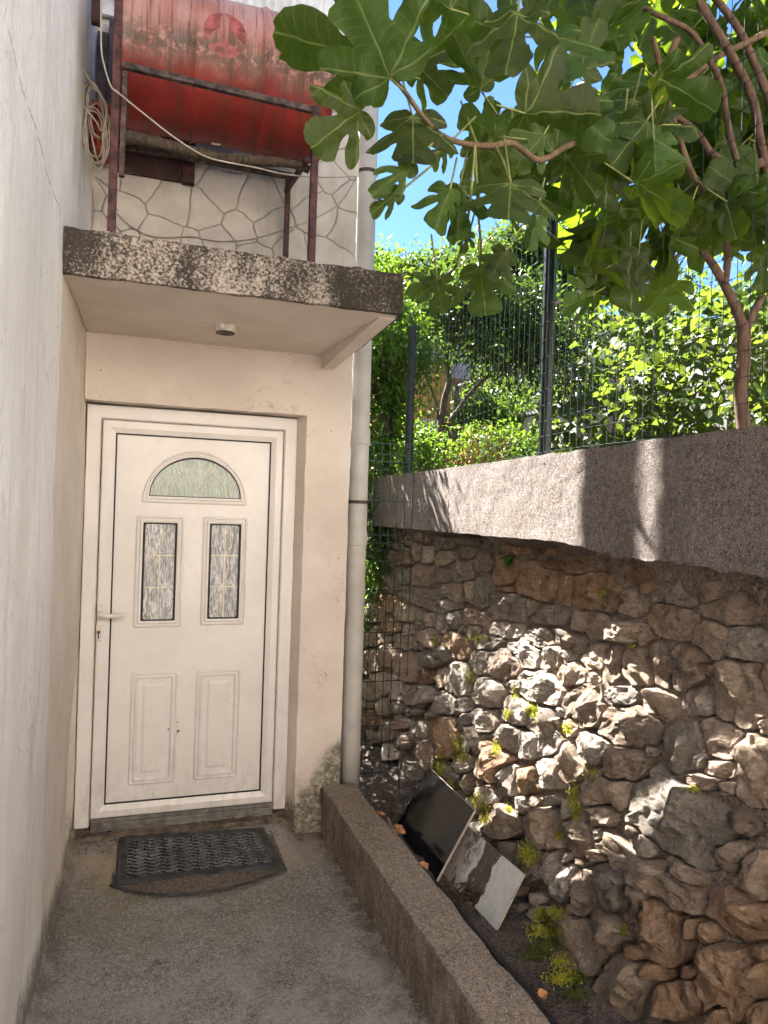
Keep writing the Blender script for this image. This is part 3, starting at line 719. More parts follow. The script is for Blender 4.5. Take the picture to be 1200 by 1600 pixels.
# ------------------------------------------------------------------ stone retaining wall
sw = thing('stone_wall', (1.7, 2.5, 0), 'rough rubble stone retaining wall with a concrete cap on the right', 'wall')
CAPX, CT, CB = 1.55, 1.995, 1.632
def Xb(z):
    u = max(0, min(1, (1.18-z)/1.05)); return 1.725-.265*u
def hit(px, py, off=-.05):
    d = ray(px, py); t0 = 1.5
    for _ in range(40):
        p = CAM+d*t0; x = Xb(p.z)+off; t1 = x/d.x
        if abs(t1-t0) < 1e-5: break
        t0 = t1
    return CAM+d*t0
V = []; Fc = []
ys = np.arange(-1.5, 7.0, .035); zs = np.arange(.0, 1.70, .035)
for z in zs:
    for y in ys:
        p = Vector((0, y, z)); x = Xb(z)-.021+.016*fbm(p*7)+.012*fbm(p*25)
        if z > 1.45: x -= .05*(z-1.45)/.2*max(0, min(1, (2.6-y)/.5+.25))
        V.append((x, y, z))
ny = len(ys)
for j in range(len(zs)-1):
    for i in range(ny-1): Fc.append((j*ny+i, (j+1)*ny+i, (j+1)*ny+i+1, j*ny+i+1))
mesh('mortar', V, Fc, M['mortar'], sw, True)
def capfn(p):
    q = p.copy()
    fr = fbm(Vector((p.y*16, p.z*16, 2)))
    if p.x < CAPX+.05: q.x += .0025*fr+.003*fbm(Vector((p.y*60, p.z*60, 5)))
    if p.z < CB+.05 and p.x < CAPX+.03:
        near = max(0, min(1, (2.45-p.y)/.25))
        q.z += near*(-.045*abs(fbm(Vector((p.y*6, 1, 2))))-.02-.03*max(0, min(1, (2.1-p.y)/.8))) + .004*fbm(Vector((p.y*40, 0, 9)))
    if p.z > CT-.02: q.z += .006*fbm(Vector((p.y*7, p.x*7, 8)))
    return q
rough_box('cap', CAPX, CAPX+.30, -.9, 7.0, CB, CT, .022, .004, 6, M['cap'], sw, capfn)

A = [(405,135,22,28,0),(490,155,45,22,0),(570,180,60,38,0),(690,170,70,28,0),(465,240,48,50,0),(555,260,68,45,-10),(675,228,60,38,0),(780,290,65,60,0),(840,245,25,22,0),(895,330,72,95,10),(660,335,72,65,0),(395,225,30,60,0),(430,365,68,70,10),(535,360,55,45,0),(610,465,52,60,0),(550,445,20,35,0),(690,450,30,70,0),(765,455,50,100,5),(450,490,115,60,12),(570,530,60,40,10),(910,545,105,95,20),(1085,390,125,105,5),(1160,300,60,30,0),(1150,585,95,55,0),(905,440,55,18,0),(1040,540,35,50,0),(605,610,50,55,30),(700,600,50,50,0),(530,650,40,60,20),(460,610,28,38,0),(410,580,25,35,0),(480,720,70,50,20),(630,760,95,70,30),(780,745,100,40,5),(840,660,25,40,0),(920,670,80,55,20),(1090,720,100,60,10),(1010,800,110,75,35),(905,860,90,95,20),(765,850,65,70,0),(470,840,70,40,25),(550,800,50,45,30),(640,960,80,110,10),(470,935,50,50,0),(545,945,40,65,0),(800,1030,90,85,15),(450,1045,75,60,-20),(570,1080,80,70,10),(690,1095,45,45,0),(490,1140,40,40,0),(355,1030,45,65,10),(300,990,40,80,-15),(350,890,70,100,0),(790,1180,80,65,10),(680,1185,40,60,20),(975,1140,110,80,25),(1100,1000,130,80,25),(1150,820,60,70,0),(570,1280,80,130,-20),(730,1290,65,90,15),(940,1280,80,90,25),(1055,1310,50,90,10),(1130,1250,90,150,-15),(420,1250,45,60,20),(350,1300,55,45,0),(450,1380,70,90,10),(860,1420,90,110,15),(670,1430,60,60,0),(580,1490,45,85,-30),(700,1540,60,60,0),(390,1450,80,60,30),(1160,1480,70,90,0),(1040,1530,70,80,0),(360,1550,40,40,0),(270,1360,50,50,0),(300,1110,40,35,0),(240,1240,50,55,0),(340,740,50,45,20),(330,570,60,50,15),(235,400,55,60,0),(315,360,45,55,0),(150,400,45,60,0),(160,580,60,60,0),(230,520,50,50,0),(250,640,60,50,0),(160,700,60,60,0),(150,850,60,70,0),(230,820,50,60,0),(150,1010,60,60,0),(220,980,50,60,0),(160,1180,60,60,0),(230,1110,50,50,0),(250,270,60,45,0),(180,290,40,40,0),(345,280,35,30,0),(930,1520,60,90,0),(960,990,50,40,0)]
B = [(110,310,85,38,0),(40,265,50,22,0),(160,270,60,25,0),(290,300,85,38,0),(330,265,60,28,0),(440,300,100,35,-18),(215,455,140,110,5),(35,440,40,100,0),(480,365,80,50,-20),(500,430,70,35,-10),(620,355,60,35,10),(420,510,75,80,10),(660,460,145,70,3),(885,455,90,60,-15),(1150,470,70,55,0),(640,620,130,90,25),(1000,560,180,90,10),(870,720,110,100,35),(1070,740,140,100,10),(1195,640,30,90,0),(415,690,115,60,10),(215,650,60,80,0),(115,620,50,60,0),(75,740,100,50,25),(570,870,60,130,-15),(740,890,110,130,15),(200,830,75,85,0),(290,860,55,100,0),(440,880,80,110,-25),(80,930,75,70,0),(340,1050,95,55,5),(160,1090,110,120,15),(570,1110,100,80,25),(800,1070,80,100,0),(840,900,35,35,0),(1010,1040,150,190,-10),(1180,940,40,90,0),(410,1210,170,110,15),(190,1350,90,80,20),(390,1440,135,90,5),(740,1340,120,150,-10),(900,1300,130,130,20),(900,1460,110,60,10),(60,1430,80,110,-10),(1110,1470,120,200,0),(220,1590,90,90,0),(1180,1230,60,50,0)]
Cc = [(500,360,50,40,30),(680,450,110,90,40),(930,500,90,130,-25),(830,690,80,110,-35),(1060,380,60,80,0),(1110,520,80,120,-15),(1030,800,60,110,0),(1130,880,80,140,0),(880,970,60,50,0),(770,950,50,40,0),(980,1010,60,50,0),(1130,1150,140,180,-40),(900,1120,90,80,30),(1020,1250,60,60,30),(560,540,60,90,-30),(720,620,60,80,0),(960,700,70,100,-10)]
Dd = [(370,300,70,90,0),(250,420,70,60,0),(690,440,330,175,35),(1000,640,60,100,30),(520,740,370,85,33),(1150,760,100,150,30),(1060,980,200,105,30),(300,830,110,120,20),(460,900,55,110,0),(310,1060,60,150,-45),(440,1180,90,40,25),(600,1080,120,190,-25),(780,1060,60,65,0),(860,1080,45,60,0),(990,1360,190,200,20),(380,1380,130,190,20),(640,1480,80,110,-10),(760,1460,60,100,-20),(950,1560,60,70,0),(1150,1540,60,70,0),(490,600,90,60,25),(720,720,120,45,33),(250,640,60,40,0),(960,260,50,50,0),(830,220,120,40,10),(560,1290,80,50,20),(1180,1180,60,50,0)]
K = 1200/330
EL = [(540+x/K, 800+y/K, a/K, b/K, g) for x, y, a, b, g in A]+[(870+x/K, 800+y/K, a/K, b/K, g) for x, y, a, b, g in B]
EL += [(600+x/K, 1160+y/K, a/K, b/K, g) for x, y, a, b, g in Cc]+[(870+x/K, 1160+y/K, a/K, b/K, g) for x, y, a, b, g in Dd]
TR = len(EL)
def nd(e, x, y):
    c, s = math.cos(math.radians(e[4])), math.sin(math.radians(e[4])); dx, dy = x-e[0], y-e[1]
    u = abs(dx*c+dy*s)/e[2]; v = abs(-dx*s+dy*c)/e[3]
    return (u**3.4+v**3.4)**(1/3.4)
# fill the rest of the wall (and its continuation out of frame) with smaller rubble
for tries in range(5200):
    y = random.uniform(.75, 5.6); z = random.uniform(.2, 1.58)
    p = Vector((Xb(z)-.05, y, z)); px, py = proj(p)
    big = px > 1205 and tries < 1500
    r = (random.uniform(.075, .14) if big else random.uniform(.028, .06) if tries < 3200 else random.uniform(.018, .032)); depth = (p-CAM).dot(_f); rp = r*F_PX/depth
    sq = .75 if px < 1000 else 1.0
    e = (px, py, rp*sq*random.uniform(.9, 1.3), rp*random.uniform(.7, .95), random.uniform(-25, 40))
    ok = True
    for q in EL:
        lim = 1.15 if q[2] > 0 else 1
        if abs(q[0]-px) < (q[2]+e[2])*1.3+8 and abs(q[1]-py) < (q[3]+e[3])*1.5+8:
            dd = nd(q, px, py)
            if dd < 1.02+.62*min(e[2], e[3])/min(q[2], q[3]): ok = False; break
    if ok: EL.append(e)
NS = len(EL)
BOXES = np.array([(e[0], e[1], max(e[2], e[3])) for e in EL])
stone_polys = []
allV = []; allF = []
rest = Acc()
order = sorted(range(NS), key=lambda i: -EL[i][2]*EL[i][3])
keep = set([i for i in order if EL[i][0] < 1300][:296])
for i, e in enumerate(EL):
    near = [j for j in range(NS) if j != i and abs(BOXES[j, 0]-e[0]) < (BOXES[j, 2]+BOXES[i, 2])*1.2 and abs(BOXES[j, 1]-e[1]) < (BOXES[j, 2]+BOXES[i, 2])*1.2]
    hero = i in keep
    NA, NR = (40, 11) if (hero and e[2]*e[3] > 700) else (26, 7) if hero else (14, 4)
    c, s = math.cos(math.radians(e[4])), math.sin(math.radians(e[4]))
    sd = Vector((i*3.7, i*1.3, i*2.1)); ring = []
    for k in range(NA):
        a = 2*math.pi*k/NA; ca, sa = math.cos(a), math.sin(a)
        g = 1/((abs(ca)**3.4+abs(sa)**3.4)**(1/3.4))
        g *= 1.20+.18*noise.noise(sd+Vector((ca*1.3, sa*1.3, 0)))+.07*noise.noise(sd+Vector((ca*4, sa*4, 5)))
        ux, uy = ca*e[2], sa*e[3]; dx, dy = ux*c-uy*s, ux*s+uy*c
        t = .35
        while t < g:
            x, y = e[0]+dx*t, e[1]+dy*t; own = nd(e, x, y)
            if any(nd(EL[j], x, y) < own for j in near): break
            t += .05
        t = min(t, g)*(.975)
        ring.append((e[0]+dx*t, e[1]+dy*t))
    P3 = [hit(x, y) for x, y in ring]
    ctr = sum(P3, Vector())/NA
    rad = sum((p-ctr).length for p in P3)/NA
    H = min(.090, .042+rad*random.uniform(.28, .48))
    low = max(0, min(1, (1.15-ctr.z)/.5))
    H *= .75+.5*low
    PL = [(random.uniform(-1, 1), random.uniform(-.7, 1.0), H*random.uniform(.85, 1.15)) for _ in range(5)]   # cleavage planes
    V = []; Fc = []
    def height(q, u, n3):
        h = H*1.12*(1-u**8)**.5
        for a_, b_2, c_ in PL: h = min(h, max(.5*H, c_+a_*(q.y-ctr.y)+b_2*(q.z-ctr.z)))
        return h*(1+fbm(n3*9, 4)*.25)+(fbm(n3*30, 4)*.24+fbm(n3*70, 3)*.10)*min(H, .05)
    for r_ in range(NR):
        u = 1-r_/NR
        for p in P3:
            q = ctr+(p-ctr)*u
            n3 = Vector((0, q.y, q.z))+sd
            h = height(q, u, n3) if r_ else -.03
            V.append((Xb(q.z)-.012-h, q.y+.010*noise.noise(n3*20), q.z+.010*noise.noise(n3*20+Vector((9, 9, 9)))))
    V.append((Xb(ctr.z)-.012-height(ctr, 0, Vector((0, ctr.y, ctr.z))+sd), ctr.y, ctr.z))
    for r_ in range(NR-1):
        for k in range(NA): k2 = (k+1) % NA; Fc.append((r_*NA+k, r_*NA+k2, (r_+1)*NA+k2, (r_+1)*NA+k))
    for k in range(NA): Fc.append(((NR-1)*NA+k, (NR-1)*NA+(k+1) % NA, NR*NA))
    b0 = len(allV); allV += [Vector(v) for v in V]; allF += [tuple(j+b0 for j in q) for q in Fc]
    if not hero: rest.add(V, Fc); continue
    px, py = e[0], e[1]
    oc = (780 < px < 1010 and 850 < py < 935) or (py > 1370 and px > 1010 and random.random() < .7) or random.random() < .08
    m = M['st_orange'] if oc else M['st_grey'] if (random.random() < (.62 if py > 930 and px < 900 else .28)) else M['st_brown']
    if 1080 > px > 1010 and 905 < py < 945: m = M['st_grey']
    sharp(mesh('stone', V, Fc, m, sw, True), 26)
rest.build('small_stones', M['st_brown'], sw, True, 'stuff')
WBVH = BVHTree.FromPolygons(allV, allF)
def wall_pt(px, py):
    d = ray(px, py).normalized(); h_ = WBVH.ray_cast(CAM, d)
    if h_[0] is None: return hit(px, py), Vector((-1, 0, 0))
    return h_[0], h_[1]

# ------------------------------------------------------------------ on top of the canopy
ZC = 2.727
rack = thing('steel_rack', (.15, 3.2, ZC), 'rusty angle iron rack holding the red drum on the canopy', 'rack')
RY, RB = 2.90, 3.57
def bar(name, a, b, w, m, parent, dirv=(0, 1, 0)):
    a, b = Vector(a), Vector(b); t = (b-a).normalized(); s = t.cross(Vector(dirv)).normalized(); u = s.cross(t)
    V = []
    for p in (a, b):
        for i, j in ((-1, -1), (1, -1), (1, 1), (-1, 1)): V.append(p+s*(i*w/2)+u*(j*w/2))
    bm = bmesh.new(); vv = [bm.verts.new(p) for p in V]
    for q in ((3, 2, 1, 0), (4, 5, 6, 7), (0, 1, 5, 4), (1, 2, 6, 5), (2, 3, 7, 6), (3, 0, 4, 7)): bm.faces.new([vv[i] for i in q])
    bmesh.ops.bevel(bm, geom=bm.edges[:], offset=w*.08, segments=1, affect='EDGES')
    return from_bm(name, bm, m, parent)
lp = onY(176, 300, RY); rp = onY(488, 350, RY); rz = 3.425
xl_, xr_ = lp.x, rp.x
bar('post', (xl_, RY, ZC), (xl_, RY, 4.15), .030, M['rustbar'], rack)
bar('post', (xr_, RY, ZC), (xr_, RY, rz), .030, M['rustbar'], rack)
bar('post', (xr_, RB, ZC), (xr_, RB, 3.43), .026, M['rustbar'], rack)
bar('rail', (xl_+.019, RY-.007, rz), (xr_+.02, RY-.007, rz-.02), .024, M['rustrail'], rack, (0, 0, 1))
bar('brace', onY(447, 298, RB-.02), onY(480, 249, RY+.03), .022, M['rustbar'], rack, (1, 0, 0))
bar('rear_rail', (xl_, RB, 3.44), (xr_+.02, RB, 3.44), .028, M['rustrail'], rack, (0, 0, 1))
bar('inner_post', (xl_+.030, RY+.006, 3.0), (xl_+.030, RY+.006, rz-.016), .020, M['rustrail'], rack)

drum = thing('steel_drum', (.21, 3.235, 3.37), 'rust streaked red steel drum lying on the rack above the door', 'drum')
DX0, DX1, DY, DZ, DR = -.215, .675, 3.235, 3.672, .286
prof = [(0, DR-.012), (.004, DR+.004), (.014, DR+.006), (.022, DR+.001)]
Ld = DX1-DX0
for i in range(1, 46):
    h = .022+(Ld-.044)*i/46; r_ = DR
    for c in (Ld*.335, Ld*.665): r_ += .009*math.exp(-((h-c)/.010)**2)
    prof.append((h, r_))
prof += [(Ld-.022, DR+.001), (Ld-.014, DR+.006), (Ld-.004, DR+.004), (Ld, DR-.012), (Ld-.015, DR-.014), (Ld-.016, .02)]
body = lathe('body', (DX0, DY, DZ), (1, 0, 0), prof, M['drum'], drum, 72)
for v in body.data.vertices:
    p = v.co; d = Vector((0, p.y-DY, p.z-DZ)); 
    if d.length > .1:
        k = .005*fbm(Vector((p.x*3, p.y*4, p.z*4)))+.0015*fbm(Vector((p.x*18, p.y*6, p.z*6))); v.co = p+d.normalized()*k
body.data.update()
def on_drum(px, py, r):
    d = ray(px, py); a = d.y**2+d.z**2; b = 2*(d.y*(0-DY)+d.z*(CZ-DZ)); c = DY**2+(CZ-DZ)**2-r*r
    t = (-b-math.sqrt(max(0, b*b-4*a*c)))/(2*a); return CAM+d*t
lc = on_drum(352, 52, DR); th0 = math.atan2(lc.z-DZ, DY-lc.y)
def drum_patch(name, pts, r, m):
    """flat print wrapped on the drum; pts in metres (x along drum, y up) from the emblem's centre"""
    V2 = [Vector(p) for p in pts]; n_ = len(V2); me_v = []
    ed = [(i, (i+1) % n_) for i in range(n_)]
    xs_ = [p.x for p in V2]; ys_ = [p.y for p in V2]
    from mathutils.geometry import intersect_point_tri_2d
    for gx_ in np.arange(min(xs_), max(xs_), .009):
        for gy_ in np.arange(min(ys_), max(ys_), .009): me_v.append(Vector((gx_, gy_)))
    vo, eo, fo, *_ = delaunay_2d_cdt(V2+me_v, ed, [], 1, 1e-5)
    out = []
    for p in vo:
        th = th0+p.y/DR; q0 = Vector((lc.x+p.x, DY-DR*math.cos(th), DZ+DR*math.sin(th)))
        k = .005*fbm(Vector((q0.x*3, q0.y*4, q0.z*4)))+.0015*fbm(Vector((q0.x*18, q0.y*6, q0.z*6)))
        R = r+k; out.append((q0.x, DY-R*math.cos(th), DZ+R*math.sin(th)))
    return mesh(name, out, [tuple(f) for f in fo], m, drum, True)
circ = lambda R, a0=0, a1=2*math.pi, n=30: [(R*math.cos(a), R*math.sin(a)*1.12) for a in np.linspace(a0, a1, n, endpoint=(a1-a0) < 6.28)]
def sector_band(R0, R1, a0, a1, n=14):
    o_ = [(R1*math.cos(a), R1*1.12*math.sin(a)) for a in np.linspace(a0, a1, n)]
    return o_+[(R0(a)*math.cos(a), R0(a)*1.12*math.sin(a)) for a in np.linspace(a1, a0, n)]
# three crescent blades round a pale triangle
for k in range(3):
    a0 = math.radians(100+120*k); a1 = a0+math.radians(112)
    drum_patch('emblem', sector_band(lambda a, a0=a0, a1=a1: .082*(.95-.62*math.sin(math.pi*min(1, max(0, (a-a0)/(a1-a0)))**.8)), .085, a0, a1), DR+.0016, M['pinkred'])
pa_ = on_drum(330, 224, DR+.004); tube('tap', [pa_, pa_+Vector((.03, 0, 0)), pa_+Vector((.04, 0, .004)), pa_+Vector((.042, 0, .022))], .006, M['cord'], drum)

# decayed log wedged under the drum
la, lb = onY(186, 212, 3.02), onY(482, 268, 3.02)
pts = [la.lerp(lb, t)+Vector((0, .02*math.sin(t*5), .008*math.sin(t*9))) for t in np.linspace(0, 1, 24)]
V, Fc = tube_geo(pts, [.026-.009*t+.007*noise.noise(Vector((t*14, 2, 3))) for t in np.linspace(0, 1, 24)], 14)
V = [Vector(p)+Vector((fbm(Vector(p)*30), fbm(Vector(p)*30+Vector((5, 5, 5))), fbm(Vector(p)*30+Vector((9, 1, 5)))))*.008 for p in V]
tag(mesh('log', V, Fc, M['wood'], None, True), 'rotten brown log wedged under the red drum', 'log')
# brown shutter on the upper wall
sh = thing('shutter', (-.07, F-.02, 3.34), 'small dark brown shutter on the wall under the red drum', 'shutter')
box('panel', -.258, .055, F-.034, F-.012, 3.352, 3.60, M['shutter'], sh, .003)
box('frame', .056, .118, F-.045, F-.012, 3.345, 3.60, M['rustbar'], sh, .003)
# boards, box and crate in the corner
bc = thing('board', (-.30, 3.62, 3.5), 'purple brown boards standing in the corner behind the cable', 'board')
box('plank', -.30, -.215, 3.600, 3.625, 3.50, 4.06, M['board'], bc, .003)
box('plank', -.352, -.302, 3.610, 3.632, 3.56, 3.99, M['board'], bc, .003)
dpn = thing('panel', (-.33, 3.0, 3.9), 'dark brown folded panel hanging high on the left wall', 'panel')
q0 = onX(132, 0, XL+.02); 
box('sheet', XL+.012, XL+.052, 3.30, 3.335, 3.83, 4.4, M['shutter'], dpn, .004)
crate = thing('crate', (-.28, 3.5, 3.3), 'red plastic crate behind the coiled cable', 'crate')
bm = bmesh.new()
cx0, cx1, cz0, cz1 = -.350, -.215, 3.36, 3.58
for zz in np.linspace(cz0, cz1-.02, 6): box_bm(bm, cx0, cx1, 3.47, 3.485, zz, zz+.014, .002)
for xx in np.linspace(cx0, cx1-.012, 6): box_bm(bm, xx, xx+.010, 3.4705, 3.4845, cz0, cz1, .001)
from_bm('grille', bm, M['crate'], crate)
box('side', cx0+.001, cx1-.001, 3.486, 3.62, cz0+.002, cz1-.004, M['crate'], crate, .004)
# blotched render panel and corrugated sheet above
cs = thing('corrugated_sheet', (.3, F, 4.1), 'white corrugated sheet cladding on the wall above the red drum', 'sheet')
V = []; Fc = []; xs_ = np.arange(-.10, .96, .006)
for z in (4.10, 5.6):
    for x in xs_: V.append((x, F-.012-.008*math.cos(x*2*math.pi/.045), z))
n_ = len(xs_)
Fc = [(i, i+1, n_+i+1, n_+i) for i in range(n_-1)]
o = mesh('sheet', V, Fc, M['corr'], cs, True)
md = o.modifiers.new('s', 'SOLIDIFY'); md.thickness = .002
box('backing', -.355, -.105, F-.03, F-.008, 4.10, 5.6, M['ltgrey'], cs)
# cable coil hung in the corner
coil = thing('cable_coil', (-.29, 3.2, 3.3), 'tangled coil of cream cable hanging in the corner beside the drum', 'cable')
def px_curve(pts, Y, n=8): return spline([onY(px, py, Y+dy) for px, py, dy in pts], n)
random.seed(21)
for k in range(7):
    cx = 149+random.uniform(-5, 6); top = random.uniform(125, 185); bot = random.uniform(215, 264); w = random.uniform(10, 22)
    P_ = []
    for a in np.linspace(0, 2*math.pi, 13):
        yy = (top+bot)/2-(bot-top)/2*math.cos(a); xx = cx+w*math.sin(a)*(1+.25*math.sin(2*a+k))+(yy-top)/(bot-top)*10-4
        P_.append((xx, yy, .012*math.sin(a*2+k)+.008*k))
    tube('loop', px_curve(P_, 3.25), .0036, M['cord'], coil, 7)
tube('loop', px_curve([(125, 100, 0), (140, 125, 0), (158, 150, 0), (167, 170, 0), (160, 205, .02), (150, 190, .03), (130, 165, 0)], 3.22), .0042, M['cord'], coil, 7)
tube('tail', px_curve([(138, 264, 0), (150, 280, 0), (167, 305, .1), (185, 330, .2)], 3.3), .003, M['cord'], coil, 6)
# loose cord sagging from the coil past the drum to the pipe
tag(tube('cord', px_curve([(158, 0, .05), (158, 60, .05), (160, 90, .03), (172, 132, -.03), (186, 146, -.02), (230, 182, 0), (270, 213, 0), (300, 233, .03), (325, 246, .04), (352, 253, .05), (400, 262, .06), (445, 272, .07), (500, 277, .40), (556, 276, .745)], 2.87, 8), .0034, M['cord'], None, 7), 'cream cord sagging across the front of the red drum', 'cord')
tag(tube('wire', px_curve([(182, 332, 0), (200, 350, 0), (228, 366, 0), (255, 371, 0), (300, 370, 0), (345, 377, 0), (400, 372, 0), (450, 356, 0), (490, 342, 0), (525, 322, 0), (543, 302, 0), (557, 276, 0)], F-.014, 8), .0032, M['cord'], None, 6), 'thin beige wire running low along the patterned wall above the canopy', 'wire')
# ceiling lamp
lamp = thing('ceiling_lamp', (.262, 3.262, 2.56), 'small round porcelain ceiling lamp base under the canopy', 'lamp')
lathe('base', (.262, 3.262, 2.563), (0, 0, -1), [(0, .048), (.006, .050), (.028, .050), (.036, .046)], M['lamp'], lamp, 36)
lathe('rim', (.262, 3.262, 2.530), (0, 0, -1), [(0, .043), (.007, .043), (.008, .030)], M['brick'], lamp, 30)
lathe('bulb_holder', (.244, 3.214, 2.546), (0, -1, 0), [(0, .010), (.003, .010), (.004, .006)], M['corr'], lamp, 18)

# ------------------------------------------------------------------ door mats
def matpt(u, v):   # u 0..1 left-right, v 0..1 front-back
    c = [onZ(179, 1380, .035), onZ(447, 1353, .035), onZ(413, 1292, .088), onZ(185, 1306, .088)]
    return c[0].lerp(c[1], u).lerp(c[3].lerp(c[2], u), v)
mat1 = thing('doormat', (.25, 3.5, .0), 'rectangular black rubber doormat with patterned pile below the white door', 'doormat')
V = []; Fc = []; NU, NV = 230, 120; HH = []
for j in range(NV+1):
    for i in range(NU+1):
        u, v = i/NU, j/NV; p = matpt(u, v); xx, yy = u*.78, v*.44
        edge = min(xx, .78-xx, yy, .44-yy)
        if edge < .05 and not (xx < .05 and edge == xx and False):
            h = .018 if edge > .004 else .008
            if .022 < edge < .028 or edge > .046: h -= .004
            if .028 < edge < .046: h -= .003*(math.sin((xx+yy)*180) > .6)
        else:
            s = math.sin(yy*2*math.pi/.032+1.6*math.sin(xx*2*math.pi/.075))
            h = .004+.015*(1 if s > -.3 else 0)*(.7+.5*abs(noise.noise(Vector((xx*60, yy*60, 1)))))+.004*fbm(Vector((xx*90, yy*90, 0)))
        HH.append(h)
        V.append((p.x, p.y, p.z-.018+h+.004*fbm(Vector((xx*5, yy*5, 3)))))
for j in range(NV):
    for i in range(NU): a = j*(NU+1)+i; Fc.append((a, a+1, a+NU+2, a+NU+1))
rimf = [q for q in Fc]
inner = []; outer = []
for j in range(NV):
    for i in range(NU):
        xx, yy = (i+.5)/NU*.78, (j+.5)/NV*.44
        (outer if min(xx, .78-xx, yy, .44-yy) < .05 else inner).append(Fc[j*NU+i])
hi = [q for q in inner if HH[q[0]] > .010]; lo_ = [q for q in inner if HH[q[0]] <= .010]
mesh('border', V, outer, M['rubber'], mat1, True); mesh('pile', V, hi, M['matpile'], mat1, True); mesh('groove', V, lo_, M['gasket'], mat1, True)
mat2 = thing('doormat', (.25, 3.4, 0), 'worn half round brown mat underneath the rectangular doormat', 'doormat')
fr = [onZ(px, py, .012) for px, py in ((172, 1384), (190, 1389), (225, 1396), (270, 1398), (320, 1394), (370, 1384), (410, 1372), (448, 1358))]
bk = [onZ(px, py, .070) for px, py in ((182, 1300), (220, 1300), (260, 1299), (300, 1298), (340, 1296), (380, 1294), (405, 1292), (420, 1290))]
fr = spline(fr, 8); bk = spline(bk, 8); V = []; Fc = []; n_ = len(fr); MV = 40
for j in range(MV+1):
    for i in range(n_):
        p = fr[i].lerp(bk[i], j/MV); e = min(j/MV*.5, i/n_*.8, (1-i/n_)*.8)
        V.append((p.x, p.y, p.z-.008+(.014 if e > .002 else 0)-(.004 if .018 < e else 0)+.003*fbm(Vector((p.x*60, p.y*60, 2)))))
for j in range(MV):
    for i in range(n_-1): a = j*n_+i; Fc.append((a, a+1, a+n_+1, a+n_))
mesh('rubber_sheet', V, Fc, M['undermat'], mat2, True)
tube('rim', [Vector((p.x, p.y, .014)) for p in fr], .006, M['rubber'], mat2, 6)

# ------------------------------------------------------------------ tiles leaning on the wall, gutter strip
def slab(name, bl, br, tl, th, mface, label):
    bl, br, tl = Vector(bl), Vector(br), Vector(tl); tr = br+(tl-bl); n = (br-bl).cross(tl-bl).normalized()
    if n.dot(CAM-bl) < 0: n = -n
    t = thing(name, (bl+br)/2, label, 'tile')
    me = bpy.data.meshes.new('face'); me.from_pydata([p+n*.0004 for p in (bl, br, tr, tl)], [], [(0, 1, 2, 3)]); me.materials.append(mface)
    uv = me.uv_layers.new(); 
    for i, q in enumerate(((0, 0), (1, 0), (1, 1), (0, 1))): uv.data[i].uv = q
    o = bpy.data.objects.new('face', me); COL.objects.link(o); adopt(o, t)
    V = [bl, br, tr, tl]; V = V+[p-n*th for p in V]
    mesh('body', V, [(0, 1, 2, 3), (7, 6, 5, 4), (0, 4, 5, 1), (1, 5, 6, 2), (2, 6, 7, 3), (3, 7, 4, 0)], M['tileedge'], t)
    return t
def lean(pb, pt, edge, z0):
    """bottom corner from its pixel on the soil, top corner along the ray of its pixel, square to the bottom edge"""
    b = onZ(*pb, z0); d = ray(*pt); e = edge.normalized(); t = (b-CAM).dot(e)/d.dot(e); return b, CAM+d*t
bz = .165
bR = onZ(775, 1453, bz); bL = onZ(692, 1366, bz)
b_, topR = lean((775, 1453), (818, 1365), bR-bL, bz)
slab('marble_tile', bL, bR, bL+(topR-bR), .011, M['marble'], 'white marble tile with black veins leaning on the stone wall')
kR = onZ(681, 1377, bz); kL = onZ(618, 1293, bz)
b_, topK = lean((681, 1377), (741, 1266), kR-kL, bz)
slab('black_tile', kL, kR, kL+(topK-kR), .011, M['blacktile'], 'polished black tile leaning on the stone wall')
strip = [onZ(px, py, .235) for px, py in ((655, 1352), (690, 1392), (740, 1452), (800, 1522), (868, 1603), (960, 1712), (1300, 2100))]
tag(tube('gutter_strip', spline(strip, 6), .011, M['strip'], None, 6), 'thin black plastic strip lying along the kerb', 'strip')
# dry leaves, stems, litter
def curl_leaf(name, c, L, rz, m, label):
    V = []; Fc = []
    for j in range(7):
        for i in range(5):
            u = j/6; w = .42*math.sin(math.pi*min(1, u*1.04))**.8*(i-2)/2; p = Vector(((u-.5)*L, w*L, .35*L*(abs(i-2)/2)**1.5*.6+.25*L*(u-.5)**2+.02*L*math.sin(i*3+j*2)))
            V.append(Vector(c)+Matrix.Rotation(rz, 3, 'Z') @ (Matrix.Rotation(.5, 3, 'X') @ p))
    for j in range(6):
        for i in range(4): a = j*5+i; Fc.append((a, a+1, a+6, a+5))
    return tag(mesh(name, V, Fc, m, None, True), label, 'leaf')
curl_leaf('dry_leaf', onZ(622, 1300, .26), .075, 1.0, M['deadleaf'], 'curled orange dry leaf beside the black tile')
curl_leaf('dry_leaf', onZ(594, 1273, .25), .055, 2.1, M['deadleaf'], 'pale dry leaf standing at the far end of the kerb')
curl_leaf('dry_leaf', onZ(661, 1355, .24), .05, .4, M['deadleaf'], 'brown dry leaf at the foot of the black tile')
curl_leaf('dry_leaf', onZ(846, 1555, .20), .04, .2, M['deadleaf'], 'small tan leaf on the soil near the moss')
tag(tube('twig', spline([onZ(606, 1278, .24), onZ(618, 1302, .25), onZ(640, 1332, .25), onZ(663, 1362, .24)], 5), .005, M['twig'], None, 6), 'pale twig lying along the kerb below the black tile', 'twig')
tag(tube('twig', spline([onY(610, 1290, 3.3), onY(616, 1262, 3.32), onY(620, 1240, 3.36), onY(628, 1190, 3.42)], 5), .006, M['deadleaf2'], None, 6), 'dark upright stem beside the black tile', 'stem')
random.seed(5)
acc = Acc()
